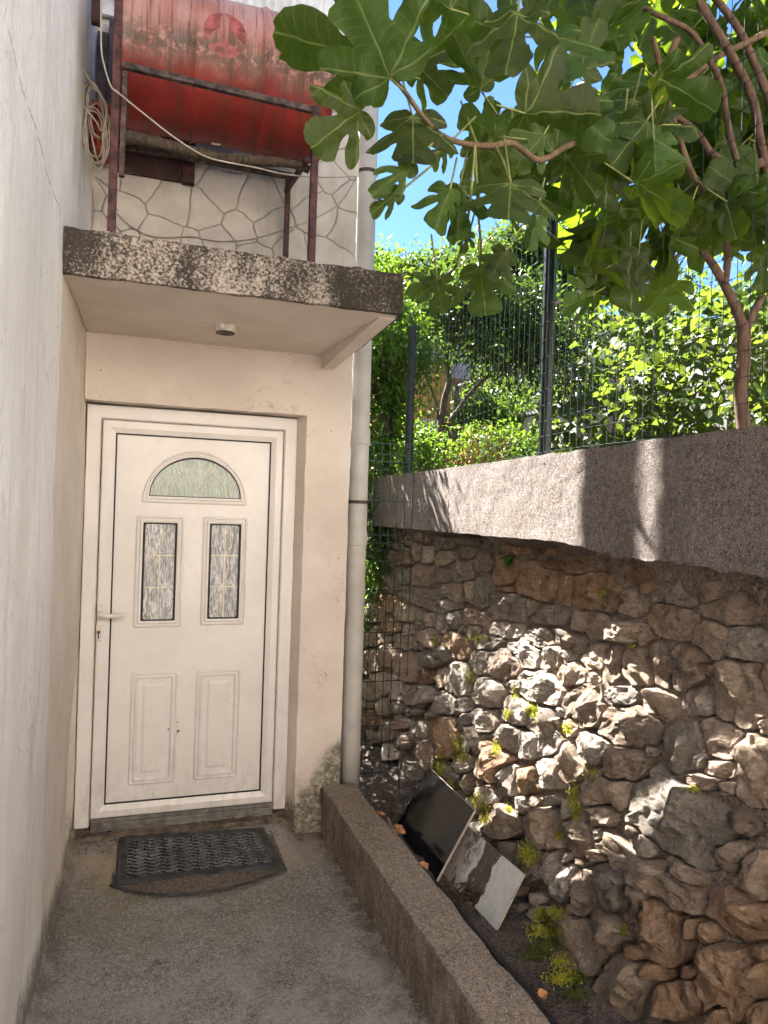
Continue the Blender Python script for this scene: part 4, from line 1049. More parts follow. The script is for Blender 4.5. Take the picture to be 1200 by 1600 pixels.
def flake(p, s):
    a = random.uniform(0, 6.28); u = Vector((math.cos(a), math.sin(a), random.uniform(-.3, .3)))*s; w = Vector((-math.sin(a), math.cos(a), random.uniform(-.2, .2)))*s*random.uniform(.15, .5)
    acc.add([p-u, p+w, p+u, p-w], [(0, 1, 2, 3)])
for k in range(420):
    y = random.uniform(1.6, 3.9); x = random.uniform(1.1, 1.36)+.02*(3.6-y); flake(Vector((x, y, soil_h(x, y)+.006)), random.uniform(.004, .014))
for k in range(160):
    p = onZ(random.uniform(690, 735), random.uniform(1385, 1425), .185); flake(p+Vector((0, 0, random.uniform(0, .02))), random.uniform(.006, .02))
for k in range(300):
    x = random.uniform(-.33, .84); y = random.uniform(3.56, 3.72); flake(Vector((x, y, (.018+.07*max(0, min(1, (y-3.25)/.38))**1.3*max(0, min(1, (.74-x)/.06))) if y < 3.66 else .106)), random.uniform(.004, .012))
for k in range(130):
    y = random.uniform(1.6, 3.6); flake(Vector((.872+.036*(3.66-y)-abs(random.gauss(0, .02)), y, .010)), random.uniform(.003, .010))
for k in range(110):
    flake(Vector((random.uniform(-.3, .8), random.uniform(2.0, 3.6), .010)), random.uniform(.002, .005))
acc.build('leaf_litter', M['deadleaf2'], None, False, 'stuff')['label'] = 'dry leaf crumbs and dirt along the kerb and mats'
# pale chips
acc = Acc()
for k in range(70):
    if k < 40: y = random.uniform(3.0, 3.9); x = random.uniform(1.12, 1.38); p = Vector((x, y, soil_h(x, y)+.008))
    else: p = Vector((random.uniform(-.3, .8), random.uniform(2.0, 3.6), .010))
    flake(p, random.uniform(.004, .010) if k < 40 else random.uniform(.002, .004))
acc.build('grit', M['ltgrey'], None, False, 'stuff')['label'] = 'pale grit scattered on soil and paving'

# ------------------------------------------------------------------ moss and fern on the wall
random.seed(11)
MP = [(688, 1195, 12, 22), (681, 1212, 8, 16), (705, 1228, 14, 12), (716, 1165, 10, 18), (722, 1180, 9, 12), (742, 1252, 10, 14), (758, 1262, 9, 9), (775, 1170, 9, 12), (735, 1060, 9, 18), (680, 1003, 7, 8), (745, 997, 16, 7), (795, 1265, 6, 6), (828, 1112, 9, 10), (835, 1110, 9, 14), (886, 1140, 9, 9), (806, 1085, 6, 10), (925, 1206, 11, 10), (823, 1332, 14, 20), (832, 1342, 10, 12), (846, 1430, 16, 14), (868, 1428, 14, 12), (850, 1455, 26, 14), (876, 1500, 16, 16), (857, 1475, 22, 12), (838, 1490, 20, 12), (905, 1530, 18, 12), (880, 1530, 24, 12), (900, 1555, 20, 10), (895, 1240, 10, 18), (975, 1455, 6, 7), (941, 928, 6, 7), (900, 1265, 9, 14), (1085, 1235, 12, 5), (873, 1307, 6, 8), (757, 1280, 10, 9), (793, 1115, 6, 9), (700, 1250, 10, 8), (985, 1010, 10, 5), (790, 1390, 12, 10)]
acc = Acc(); accd = Acc()
for (px, py, a, b) in MP:
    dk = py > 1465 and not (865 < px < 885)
    for k in range(int(30+a*b*1.6)):
        x = random.gauss(px, a*.5); y = random.gauss(py, b*.5); p, n = wall_pt(x, y)
        g_ = onZ(x, y, .19)
        if (g_-CAM).length < (p-CAM).length and y > 1300: p = g_; n = Vector((0, 0, 1))
        if n.dot(CAM-p) < 0: n = -n
        up = (n*.6+Vector((random.gauss(0, .5), random.gauss(0, .5), .7+random.gauss(0, .4)))).normalized(); s = random.uniform(.004, .011)
        t = up.cross(Vector((random.gauss(0, 1), random.gauss(0, 1), random.gauss(0, 1)))).normalized()*s*.45
        p = p+n*random.uniform(-.002, .006)
        (accd if dk else acc).add([p-t, p+t, p+up*s], [(0, 1, 2)])
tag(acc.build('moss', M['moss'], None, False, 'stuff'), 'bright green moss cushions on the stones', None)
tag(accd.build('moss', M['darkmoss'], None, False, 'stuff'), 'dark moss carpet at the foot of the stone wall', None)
fern = thing('fern', wall_pt(800, 872)[0], 'small green fern growing from a joint below the concrete cap', 'fern')
c0 = wall_pt(803, 870)[0]
for k in range(16):
    a = random.uniform(-2.6, .5); L = random.uniform(.03, .075); dv = Vector((-.5-random.random()*.4, math.cos(a)*.8, math.sin(a)*.5+.1)).normalized(); V = []; Fc = []
    for j in range(6):
        t = j/5; c = c0+dv*L*t+Vector((0, 0, -.03*t*t)); w = Vector((0, -dv.z, dv.y)).normalized()*.010*math.sin(math.pi*(.12+.85*t)); V += [c-w, c+Vector((-.003, 0, .003)), c+w]
    for j in range(5):
        for i in (0, 1): q = j*3+i; Fc.append((q, q+1, q+4, q+3))
    mesh('frond', V, Fc, M['fern'], fern, True)
tuft = thing('grass_tuft', wall_pt(943, 945)[0], 'tiny grass tuft on the orange stone', 'grass')
c0 = wall_pt(943, 952)[0]; acc = Acc()
for k in range(26):
    dv = Vector((-.4-random.random()*.5, random.gauss(0, .5), .4+random.random())).normalized()*random.uniform(.015, .035); w = Vector((0, .0012, 0)); o_ = Vector((0, random.gauss(0, .01), random.gauss(0, .006)))
    acc.add([c0+o_-w, c0+o_+w, c0+o_+dv], [(0, 1, 2)])
acc.build('blades', M['fern'], tuft)

# ------------------------------------------------------------------ fences
fence = thing('wire_fence', (CAPX+.10, 2.6, CT), 'green wire mesh fence with dark posts on top of the stone wall', 'fence')
FX = CAPX+.09
p1 = onX(842, 706, FX); p2 = onX(631, 742, FX)
PH = 1.42
def post(p, h):
    V, Fc = tube_geo([(p.x+.03, p.y, CT-.05), (p.x+.03, p.y, CT+h)], .029, 20); o = mesh('post', V, Fc, M['postg'], fence, True); sharp(o, 40)
    lathe('post_cap', (p.x+.03, p.y, CT+h), (0, 0, 1), [(0, .031), (.012, .031), (.018, .02)], M['postg'], fence, 20)
post(p1, PH); post(Vector((FX, p2.y, 0)), 1.05); post(Vector((FX, p1.y-1.75, 0)), PH)
def ftop(y): return CT+PH-.06 if y < p1.y else CT+PH-.06-(PH-1.02)*(y-p1.y)/(p2.y-p1.y)
acc = Acc()
ys = np.arange(.75, p2.y, .052)
for y in ys:
    z1 = ftop(y); zz = np.arange(CT+.015, z1, .10); acc.add(*tube_geo([(FX, y+.004*noise.noise(Vector((y*3, z*3, 0))), z) for z in list(zz)+[z1]], .0012, 4, False))
k = 0
for frac in np.linspace(0, 1, 19):
    pts = []
    for y in np.arange(.75, p2.y, .026):
        z = CT+.02+(ftop(y)-CT-.02)*frac; k += 1
        pts.append((FX-.001, y, z+(.0012 if k % 2 else -.0012)+.008*math.sin(y*3+frac*9)))
    acc.add(*tube_geo(pts, .0012, 4, False))
acc.build('wire_mesh', M['green'], fence)
# rigid mesh panel closing the gap between house and wall
pan = thing('mesh_panel', (1.25, 3.95, .2), 'rigid green wire mesh panel between the downpipe and the stone wall', 'fence panel')
PY = 3.95; acc = Acc()
xr = lambda z: onY(640, 800, PY).x if z > 1.2 else onY(640, 800, PY).x-.06*(1.2-z)
for x in np.arange(.95, 1.46, .05):
    z0 = .17 if x < 1.38 else .75; pts = []
    for z in np.arange(z0, 2.16, .02):
        dy = 0
        for zc in (.50, 1.05, 1.55, 2.03):
            dy -= .022*max(0, 1-abs(z-zc)/.045)
        pts.append((x, PY+dy, z))
    acc.add(*tube_geo(pts, .0022, 5, False))
for z in (.19, .36, .47, .53, .73, .92, 1.02, 1.08, 1.27, 1.44, 1.505, 1.55, 1.595, 1.80, 1.985, 2.03, 2.075, 2.14):
    dy = -.022*max([max(0, 1-abs(z-zc)/.045) for zc in (.50, 1.05, 1.55, 2.03)])
    acc.add(*tube_geo([(.94, PY+dy-.003, z), (min(1.455, xr(z)), PY+dy-.003, z)], .0025, 5, False))
acc.build('wire_mesh', M['green'], pan)
box('edge_post', .90, .945, PY-.02, PY+.02, .1, 2.2, M['postg'], pan, .004)

# ------------------------------------------------------------------ garden beyond the wall
random.seed(3); rng = np.random.default_rng(3)
V = []; Fc = []
gx = np.concatenate([np.linspace(1.75, 6, 26), np.linspace(6.5, 60, 14)]); gy = np.concatenate([np.linspace(-6, 10, 50), np.linspace(11, 80, 14)])
for y in gy:
    for x in gx:
        V.append((x, y, 1.86+.10*max(0, x-2.6)+.04*max(0, y-5)+.05*fbm(Vector((x, y, 0)))))
nx = len(gx)
for j in range(len(gy)-1):
    for i in range(nx-1): Fc.append((j*nx+i, j*nx+i+1, (j+1)*nx+i+1, (j+1)*nx+i))
tag(mesh('terrace', V, Fc, M['earth'], None, True), 'raised garden terrace behind the stone wall', None, kind='structure')
V = [(1.75, 5.8, -.05), (1.75, 12, -.05), (1.75, 12, 1.9), (1.75, 5.8, 1.9)]

def leaf_cloud(name, blobs, n, size, mat_, parent, aspect=.38, droop=.2, shell=.55, kind=None):
    """blobs: (px, py, r_px, Y) turned into spheres; many small folded leaves in clumps through their volume"""
    sph = []
    for b4 in blobs:
        if isinstance(b4[0], Vector): sph.append(b4); continue
        px, py, rp, Y = b4; c = onY(px, py, Y); dep = (c-CAM).dot(_f); sph.append((c, rp*dep/F_PX))
    w = np.array([r**2 for c, r in sph]); w /= w.sum()
    ncl = max(8, n//14)
    ids = rng.choice(len(sph), ncl, p=w)
    C = np.array([sph[i][0] for i in ids]); R = np.array([sph[i][1] for i in ids])
    d = rng.normal(size=(ncl, 3)); d /= np.linalg.norm(d, axis=1)[:, None]
    rad = R*(shell+(1-shell)*rng.random(ncl))**.8*rng.choice([1, 1, 1, .6], ncl)
    cl = C+d*rad[:, None]
    # leaves round each clump twig
    per = n//ncl
    pos = np.repeat(cl, per, 0)+rng.normal(size=(ncl*per, 3))*size*1.25
    tw = np.repeat(d*.7+rng.normal(size=(ncl, 3))*.5, per, 0)+rng.normal(size=(ncl*per, 3))*.75
    tw[:, 2] -= droop; tw /= np.linalg.norm(tw, axis=1)[:, None]
    nr = rng.normal(size=(ncl*per, 3))*.6+np.array([0, 0, 1.0]); 
    sd = np.cross(tw, nr); sd /= np.linalg.norm(sd, axis=1)[:, None]+1e-9
    up = np.cross(sd, tw)
    L = size*(.6+.8*rng.random(ncl*per))[:, None]; Wd = L*aspect
    b = pos; m1 = pos+tw*L*.45+sd*Wd*.5+up*L*.10; m2 = pos+tw*L*.45-sd*Wd*.5+up*L*.10; mid = pos+tw*L*.5; tip = pos+tw*L-up*L*.08
    N = ncl*per
    Vt = np.stack([b, m1, mid, m2, tip], 1).reshape(-1, 3)
    base = np.arange(N)*5
    tri = np.concatenate([np.stack([base, base+1, base+2], 1), np.stack([base+1, base+4, base+2], 1), np.stack([base, base+2, base+3], 1), np.stack([base+2, base+4, base+3], 1)])
    me = bpy.data.meshes.new(name); me.vertices.add(len(Vt)); me.vertices.foreach_set('co', Vt.ravel().astype(np.float32))
    me.loops.add(len(tri)*3); me.loops.foreach_set('vertex_index', tri.ravel().astype(np.int32))
    me.polygons.add(len(tri)); me.polygons.foreach_set('loop_start', (np.arange(len(tri))*3).astype(np.int32)); me.update(calc_edges=True); me.materials.append(mat_)
    o = bpy.data.objects.new(name, me); COL.objects.link(o)
    if kind: o['kind'] = kind
    return adopt(o, parent)
def limb(name, pts, r0, r1, m, parent, n=9):
    P_ = spline(pts, 5); k = len(P_)
    P_ = [p+Vector((noise.noise(p*6), noise.noise(p*6+Vector((3, 3, 3))), 0))*.012 for p in P_]
    return tube(name, P_, [r0+(r1-r0)*i/(k-1) for i in range(k)], m, parent, n)
def twigs(parent, src, blobs, m, r=.008):
    acc = Acc()
    for px, py, rp, Y in blobs:
        c = onY(px, py, Y); dep = (c-CAM).dot(_f); R = rp*dep/F_PX
        for k in range(7):
            e = c+Vector((random.gauss(0, 1), random.gauss(0, 1), random.gauss(0, 1))).normalized()*R*.9
            mid = src.lerp(e, .55)+Vector((0, 0, .1*R)); acc.add(*tube_geo(spline([src, mid, e], 4), [r, r*.9, r*.8, r*.8, r*.7, r*.6, r*.5, r*.4, r*.3][:9], 5, False))
    acc.build('branches', m, parent, True)
def Tb(px, py, Y): return onY(px, py, Y)
def base_of(px, py, Y):
    p = onY(px, py, Y); return p

# bright shrub hard by the house corner
t = thing('shrub', base_of(612, 745, 5.3), 'bright yellow green leafy shrub beside the downpipe', 'shrub')
bl = [(600, 470, 42, 5.6), (625, 520, 40, 5.5), (605, 580, 50, 5.3), (650, 560, 34, 5.2), (600, 660, 46, 5.3), (635, 640, 34, 5.4), (600, 725, 36, 5.3), (560, 520, 50, 5.8), (570, 620, 60, 5.5), (640, 700, 26, 5.5), (560, 440, 46, 6.0), (590, 800, 40, 5.2), (585, 880, 40, 5.3), (580, 960, 40, 5.3), (575, 1040, 40, 5.4), (555, 430, 50, 5.2), (570, 520, 56, 5.1), (565, 700, 50, 5.1), (575, 410, 34, 5.1)]
leaf_cloud('crown', bl, 17000, .055, M['shrub'], t)
limb('trunk', [Tb(610, 780, 5.35), Tb(607, 690, 5.35), Tb(612, 600, 5.35), Tb(606, 500, 5.5)], .03, .012, M['bark2'], t); twigs(t, Tb(609, 640, 5.35), bl, M['bark2'])
# dense shrub behind the mesh panel, extended out of view to shade the wall
t = thing('shrub', (1.15, 5.3, .1), 'dark dense shrub behind the rigid mesh panel, extended unseen to cast shade', 'shrub')
bl = [(Vector((random.uniform(1.05, 1.5), random.uniform(5.1, 5.8), z)), .32) for z in np.linspace(.35, 2.7, 15)]+[(Vector((x, y, z)), .26) for x, y in ((.8, 4.95), (.95, 4.8)) for z in (.6, 1.0, 1.4, 1.8, 2.2)]+[(Vector((1.15, 5.3, 3.05)), .3), (Vector((1.32, 5.4, 3.1)), .3), (Vector((1.05, 5.25, 3.15)), .25)]
leaf_cloud('crown', bl, 16000, .06, M['dark'], t, .4, .3, .25)
limb('trunk', [Vector((1.2, 5.35, .05)), Vector((1.18, 5.3, 1.2)), Vector((1.22, 5.35, 2.8))], .035, .015, M['bark2'], t)
# wooded slope closing the view
V = [(2.5, 11, 1.8), (30, 7, 1.8), (30, 11, 7.5), (3.2, 15.5, 6.4)]
tag(mesh('hill', V, [(0, 1, 2, 3)], M['earth']), 'steep wooded slope behind the garden', None, kind='structure')
bl = [(x, y, 62, 10.6) for x in range(720, 1330, 60) for y in (480, 540, 600, 660)]
tag(leaf_cloud('wood', bl, 15000, .15, M['mid'], None, .45, .3, .3, 'stuff'), 'leafy wood covering the slope behind the garden', None)
# forked garden tree with dark glossy leaves
t = thing('tree', base_of(684, 735, 6.2), 'forked garden tree with drooping dark glossy leaves left of the fence post', 'tree')
bl = [(670, 470, 40, 6.3), (720, 465, 44, 6.1), (770, 480, 50, 6.0), (820, 470, 46, 6.2), (700, 520, 40, 6.3), (760, 535, 46, 5.9), (810, 545, 46, 6.0), (850, 520, 44, 6.1), (860, 580, 34, 6.0), (790, 600, 26, 5.9), (740, 420, 36, 6.5), (650, 510, 30, 6.4), (885, 540, 40, 6.3)]
leaf_cloud('crown', bl, 7000, .085, M['dark'], t, .36, .75)
limb('trunk', [Tb(684, 775, 6.2), Tb(685, 735, 6.2), Tb(686, 700, 6.2), Tb(689, 662, 6.2), Tb(696, 620, 6.2), Tb(702, 590, 6.2), Tb(698, 560, 6.2), Tb(706, 520, 6.2), Tb(720, 470, 6.2)], .042, .020, M['bark2'], t)
limb('limb', [Tb(690, 672, 6.2), Tb(716, 640, 6.15), Tb(742, 605, 6.1), Tb(770, 585, 6.1), Tb(810, 560, 6.0)], .022, .010, M['bark2'], t)
limb('limb', [Tb(684, 655, 6.2), Tb(680, 625, 6.2), Tb(672, 602, 6.2), Tb(663, 585, 6.25)], .018, .008, M['bark2'], t)
twigs(t, Tb(706, 520, 6.2), bl[:6], M['bark2']); twigs(t, Tb(800, 565, 6.0), bl[6:10], M['bark2'])
# tall hedge trees along the skyline
SK = [((600, 445, 40), (640, 435, 36), (590, 500, 50), (655, 480, 40)), ((700, 430, 40), (740, 425, 36), (710, 480, 44)), ((790, 415, 46), (830, 400, 44), (810, 470, 50)), ((875, 410, 46), (915, 400, 46), (895, 455, 40)), ((1000, 400, 70), (1060, 430, 60), (990, 470, 50)), ((1130, 400, 80), (1200, 420, 80), (1260, 360, 100))]
LBL = ['pale leafy tree top on the skyline nearest the downpipe', 'round green tree top on the skyline above the forked tree', 'leafy tree top on the skyline just left of the tall fence post', 'dense tree rising right behind the tall fence post', 'green tree in the shade behind the fig branches', 'broad tree at the far right behind the fig trunk']
for k, (bl3, lb) in enumerate(zip(SK, LBL)):
    if k > 3: break
    Y = 10.6-.3*k if k < 2 else 8.6-.35*k; bl = [(x, y, r, Y+random.uniform(-.3, .3)) for x, y, r in bl3]
    bl += [(bl[0][0]+20, 560, 55, Y+.4), (bl[0][0]+30, 650, 55, Y+.6), (bl[-1][0], 620, 50, Y+.5)] if k == 5 else []
    px = sum(b[0] for b in bl)/len(bl)
    t = thing('tree', (onY(px, 700, Y).x, Y, 2.0), lb, 'tree', 'trees behind the garden')
    leaf_cloud('crown', bl, 7500, .095, M['mid'], t, .4, .3)
    c = onY(px, 520, Y); limb('trunk', [Vector((c.x+.1, Y, 1.9)), Vector((c.x, Y, 2.7)), c, onY(px, 440, Y)], .06, .02, M['bark2'], t); twigs(t, c, bl, M['bark2'], .012)
# undergrowth along the terrace
leafy = [(600+22*k, 712+random.uniform(-14, 14), 22+random.uniform(-4, 8), random.uniform(5.4, 6.8)) for k in range(12)]+[(720, 660, 26, 7.4), (760, 640, 34, 7.4), (800, 650, 32, 7.2), (830, 690, 22, 6.4), (650, 690, 22, 6.2), (740, 690, 26, 6.8), (780, 690, 24, 6.6)]
o = leaf_cloud('undergrowth', leafy, 9000, .055, M['shrub'], None, .45, .2, .2, 'stuff'); tag(o, 'mixed low greenery between the terrace trees', None)
# dry reddish stems
dry = thing('dry_bush', Tb(740, 715, 5.6), 'dry reddish twiggy bush at the foot of the fence', 'bush')
acc = Acc()
for k in range(46):
    a = Tb(random.uniform(700, 790), 725, 5.6+random.uniform(-.2, .2)); b = a+Vector((random.gauss(0, .12), random.gauss(0, .1), random.uniform(.1, .4))); acc.add(*tube_geo([a, a.lerp(b, .5)+Vector((random.gauss(0, .02), 0, .02)), b], [.005, .004, .002], 4, False))
acc.build('stems', M['deadleaf'], dry)

# background buildings and garden walls
ho = thing('house', Tb(650, 760, 7.7), 'ochre yellow house with a lilac upper wall behind the forked tree', 'house')
a, b = Tb(600, 600, 7.7), Tb(705, 600, 7.7)
box('wall', a.x, b.x, 7.7, 9.6, 0, onY(660, 560, 7.7).z, M['ochre'], ho)
a, b = Tb(655, 600, 7.7), Tb(735, 600, 7.7); box('upper_wall', a.x, b.x, 7.72, 9.62, onY(660, 585, 7.7).z, onY(660, 545, 7.7).z, M['lilac'], ho)
a, b = Tb(655, 640, 7.45), Tb(700, 640, 7.45)
box('base_wall', a.x, b.x, 7.45, 7.68, 0, onY(680, 655, 7.45).z, M['lilac'], ho)
rt = thing('retaining_wall', (5.2, 6, 1.8), 'grey rendered garden wall hung with vines behind the fence', 'wall')
# wall running back from the right, its top sloping
w0, w1 = onX(1300, 470, 4.6), onX(905, 560, 4.6)
V = []; Fc = []
ysw = np.linspace(.8, 7.9, 90)
for y in ysw:
    z1 = 3.35-.10*(y-3)
    for z in np.linspace(1.7, z1, 14): V.append((4.6+.02*fbm(Vector((y*2, z*2, 0))), y, z))
for i in range(len(ysw)-1):
    for j in range(13): Fc.append((i*14+j, i*14+j+1, (i+1)*14+j+1, (i+1)*14+j))
o = mesh('wall', V, Fc, M['grey'], rt, True); md = o.modifiers.new('s', 'SOLIDIFY'); md.thickness = .2; md.offset = 0
for y in (3.0, 4.3, 5.6, 6.9): box('pier', 4.42, 4.58, y, y+.18, 1.75, 3.4-.1*(y-3), M['grey'], rt, .01)
cb = thing('garden_shed', onX(860, 690, 3.8), 'small cream rendered block behind the tall fence post', 'shed')
c0, c1 = onX(900, 700, 3.9), onX(845, 700, 3.9)
box('wall', 3.9, 4.5, c0.y, c1.y+.5, 1.75, onX(870, 640, 3.9).z, M['creamblock'], cb, .01)
box('roof', 3.85, 4.55, c0.y-.05, c1.y+.55, onX(870, 640, 3.9).z, onX(870, 640, 3.9).z+.05, M['grey'], cb, .005)
# pergola tubes
pg = thing('pergola', (4.0, 5, 1.8), 'rusty tube pergola carrying the grapevine', 'pergola')
tube('rail', [onX(980, 587, 4.1), onX(1210, 470, 4.1)], .022, M['galv'], pg); tube('rail', [onX(1005, 527, 4.2), onX(1052, 476, 4.2)], .022, M['galv'], pg)
tube('rail', [onX(884, 540, 4.3), onX(905, 540, 4.3), onX(950, 520, 4.3)], .02, M['galv'], pg); tube('rail', [onX(850, 483, 4.3), onX(905, 455, 4.3)], .022, M['twig'], pg)
for px, py in ((985, 585), (1145, 505), (905, 540)):
    p = onX(px, py, 4.1); tube('post', [(p.x, p.y, 1.8), p], .022, M['galv'], pg)

# ---------------- leaves with real outlines
def outline_leaf(name, half, variants, mat_, grid=.075, curl=.55, wav=.06):
    pts = spline([(x, y, 0) for x, y in half], 3)
    pts = [Vector((p.x, p.y)) for p in pts]
    P_ = pts+[Vector((-p.x, p.y)) for p in pts[-2:0:-1]]
    out = []
    for v in range(variants):
        rr = random.Random(v+40); R = [Vector((p.x*(1+.10*noise.noise(Vector((p.x*3, p.y*3, v*5)))), p.y*(1+.07*noise.noise(Vector((p.y*4, p.x*3, v*9)))))) for p in P_]
        R = [p*(1+.035*noise.noise(Vector((p.x*20, p.y*20, v)))) for p in R]
        n_ = len(R); ins = []
        def inside(q):
            c = False; j = n_-1
            for i in range(n_):
                if ((R[i].y > q.y) != (R[j].y > q.y)) and q.x < (R[j].x-R[i].x)*(q.y-R[i].y)/(R[j].y-R[i].y)+R[i].x: c = not c
                j = i
            return c
        for gx_ in np.arange(-.7, .7, grid):
            for gy_ in np.arange(-.3, 1.1, grid):
                q = Vector((gx_+.01*rr.random(), gy_+.01*rr.random()))
                if inside(q): ins.append(q)
        vo, eo, fo, *_ = delaunay_2d_cdt(R+ins, [(i, (i+1) % n_) for i in range(n_)], [], 1, 1e-5)
        a1, a2, a3 = rr.uniform(-.1, curl), rr.uniform(.0, curl), rr.uniform(-.2, .2)
        rr_fold = rr.uniform(-.05, .35)
        V3 = [(p.x, p.y, a2*p.y*p.y*-.5+a1*p.x*p.x*1.4+a3*p.x*p.y+wav*noise.noise(Vector((p.x*5, p.y*5, v*3)))*1.6+rr_fold*abs(p.x)) for p in vo]
        me = bpy.data.meshes.new(name); me.from_pydata(V3, [], [tuple(f) for f in fo]); me.materials.append(mat_)
        uv = me.uv_layers.new()
        for lp_ in me.loops: uv.data[lp_.index].uv = (vo[lp_.vertex_index].x, vo[lp_.vertex_index].y)
        me.polygons.foreach_set('use_smooth', [True]*len(me.polygons)); me.update(); out.append(me)
    return out
FIGH = [(0, 0), (.06, -.09), (.18, -.14), (.31, -.10), (.39, .0), (.38, .09), (.25, .145), (.185, .165), (.30, .215), (.47, .33), (.56, .46), (.555, .56), (.47, .60), (.36, .54), (.235, .42), (.14, .365), (.145, .44), (.24, .60), (.285, .75), (.25, .89), (.13, .985), (0, 1.0)]
FIGB = [(0, 0), (.08, -.10), (.24, -.14), (.38, -.06), (.46, .08), (.38, .155), (.27, .195), (.42, .28), (.60, .48), (.56, .60), (.44, .62), (.31, .55), (.205, .49), (.25, .66), (.29, .86), (.15, .97), (0, 1.0)]
FIG = outline_leaf('leaf', FIGH, 5, M['fig'])+outline_leaf('leaf', FIGB, 3, M['fig'])
GRH = [(0, 0), (.10, -.12), (.28, -.14), (.42, .0), (.40, .12), (.54, .26), (.56, .42), (.42, .50), (.30, .52), (.28, .66), (.18, .86), (0, 1.0)]
GRP = outline_leaf('leaf', GRH, 4, M['grape'], .2, .3, .05)
def place_leaf(me, base, tip, nrm, parent, width=1.0):
    y = (tip-base); L = y.length; y = y.normalized(); n = nrm-y*nrm.dot(y); n.normalize(); x = y.cross(n)
    o = bpy.data.objects.new('leaf', me); COL.objects.link(o)
    Mx = Matrix(((x.x*L*width, y.x*L, n.x*L, base.x), (x.y*L*width, y.y*L, n.y*L, base.y), (x.z*L*width, y.z*L, n.z*L, base.z), (0, 0, 0, 1)))
    o.parent = parent; o.matrix_parent_inverse = Matrix.Translation(-Vector(parent.location)); o.matrix_basis = Mx
    return o

# grapevine over the garden wall
vine = thing('grapevine', (4.2, 4.5, 1.85), 'sunlit grapevine sprawling over the grey garden wall', 'vine')
acc = Acc(); nv = 0
def vine_leaf(p, s):
    t = Vector((random.gauss(-.3, .5), random.gauss(0, .6), random.gauss(-.5, .45))).normalized(); n = Vector((random.gauss(-.5, .5), random.gauss(.1, .5), 1+random.random()))
    return place_leaf(random.choice(GRP), p, p+t*s, n, vine)
REG = [(880, 610, 60, 40), (905, 660, 50, 40), (950, 610, 40, 50), (960, 690, 60, 26), (1010, 640, 40, 40), (1050, 600, 50, 60), (1060, 520, 50, 40), (1120, 560, 40, 60), (1190, 570, 30, 80), (1080, 650, 60, 26), (1020, 690, 50, 20), (1150, 480, 40, 40), (1000, 560, 40, 40), (930, 560, 40, 40), (1195, 650, 30, 30), (1040, 470, 60, 30), (960, 470, 60, 40), (870, 680, 24, 24), (1210, 480, 40, 60)]
rr_ = []
for k in range(560):
    r = random.choice(REG); px, py = random.gauss(r[0], r[2]*.55), random.gauss(r[1], r[3]*.55); rr_.append((px, py))
for k, (px, py) in enumerate(rr_):
    X = random.uniform(3.2, 4.45); p = onX(px, py, X)
    if p.z < 1.75: continue
    if nv < 298 and px < 1230: vine_leaf(p, random.uniform(.075, .135)); nv += 1
for k in range(22):
    a = onX(random.uniform(880, 1180), 700, random.uniform(3.6, 4.4)); b = a+Vector((0, random.gauss(0, .6), random.uniform(.4, 1.4))); m = a.lerp(b, .5)+Vector((random.gauss(0, .1), random.gauss(0, .2), 0)); acc.add(*tube_geo(spline([a, m, b], 6), .007, 5, False))
acc.build('canes', M['bark2'], vine, True)
lf = [(onX(r[0]+random.uniform(-20, 20), r[1]+random.uniform(-10, 20), X_), .26) for r in REG for X_ in (3.3, 3.9)]
leaf_cloud('foliage', lf, 2500, .075, M['grape'], vine, .8, .3, .2, 'stuff')

# ------------------------------------------------------------------ fig tree
fig = thing('fig_tree', onX(1160, 690, 2.2), 'fig tree with large lobed leaves overhanging the stone wall', 'tree')
def B(pts, r0, r1, nm='branch', m='figbark'): return limb(nm, [at(px, py, d) for px, py, d in pts], r0, r1, M[m], fig, 10)
B([(1158, 760, 2.75), (1158, 665, 2.75), (1160, 600, 2.75), (1160, 530, 2.75), (1162, 505, 2.75)], .028, .026, 'trunk')
B([(1162, 520, 2.75), (1148, 470, 2.72), (1122, 425, 2.7), (1098, 395, 2.65), (1078, 375, 2.6), (1060, 360, 2.55)], .020, .010)
B([(1135, 445, 2.7), (1136, 400, 2.7), (1128, 350, 2.65), (1120, 300, 2.6), (1150, 250, 2.5)], .015, .011)
B([(1162, 520, 2.75), (1180, 485, 2.75), (1200, 455, 2.8), (1250, 400, 2.9)], .018, .012)
B([(1250, 420, 2.8), (1215, 330, 2.5), (1192, 245, 2.3), (1175, 160, 2.25), (1145, 85, 2.2), (1100, 10, 2.2), (1060, -60, 2.2)], .016, .012)
B([(1260, 330, 2.6), (1215, 200, 2.35), (1185, 110, 2.3), (1155, 50, 2.3), (1110, -15, 2.3)], .015, .011)
B([(1190, 255, 2.3), (1150, 250, 2.3), (1136, 190, 2.25), (1125, 130, 2.2), (1105, 88, 2.15), (1075, 48, 2.1), (1010, 18, 2.05), (960, -20, 2.0)], .011, .007)
B([(1108, 240, 2.3), (1085, 205, 2.3), (1050, 178, 2.25), (1005, 164, 2.2), (930, 163, 2.1)], .012, .007)
B([(1190, 255, 2.3), (1150, 265, 2.3), (1108, 240, 2.3)], .015, .012)
tw_ = [(1200, 50, 2.3), (1130, 85, 2.25), (1060, 135, 2.15), (1000, 175, 2.0), (940, 205, 1.85), (880, 230, 1.7), (838, 252, 1.6), (800, 225, 1.5), (770, 228, 1.45), (730, 224, 1.42), (690, 210, 1.38), (655, 182, 1.33), (630, 150, 1.29), (609, 120, 1.25)]
B(tw_, .010, .0038, 'branch', 'figtwig')
B([(1041, 150, 2.2), (1075, 260, 2.2), (1115, 320, 2.2), (1095, 360, 2.2), (1060, 400, 2.2), (1000, 445, 2.2), (950, 465, 2.15)], .010, .005, 'branch', 'figtwig')
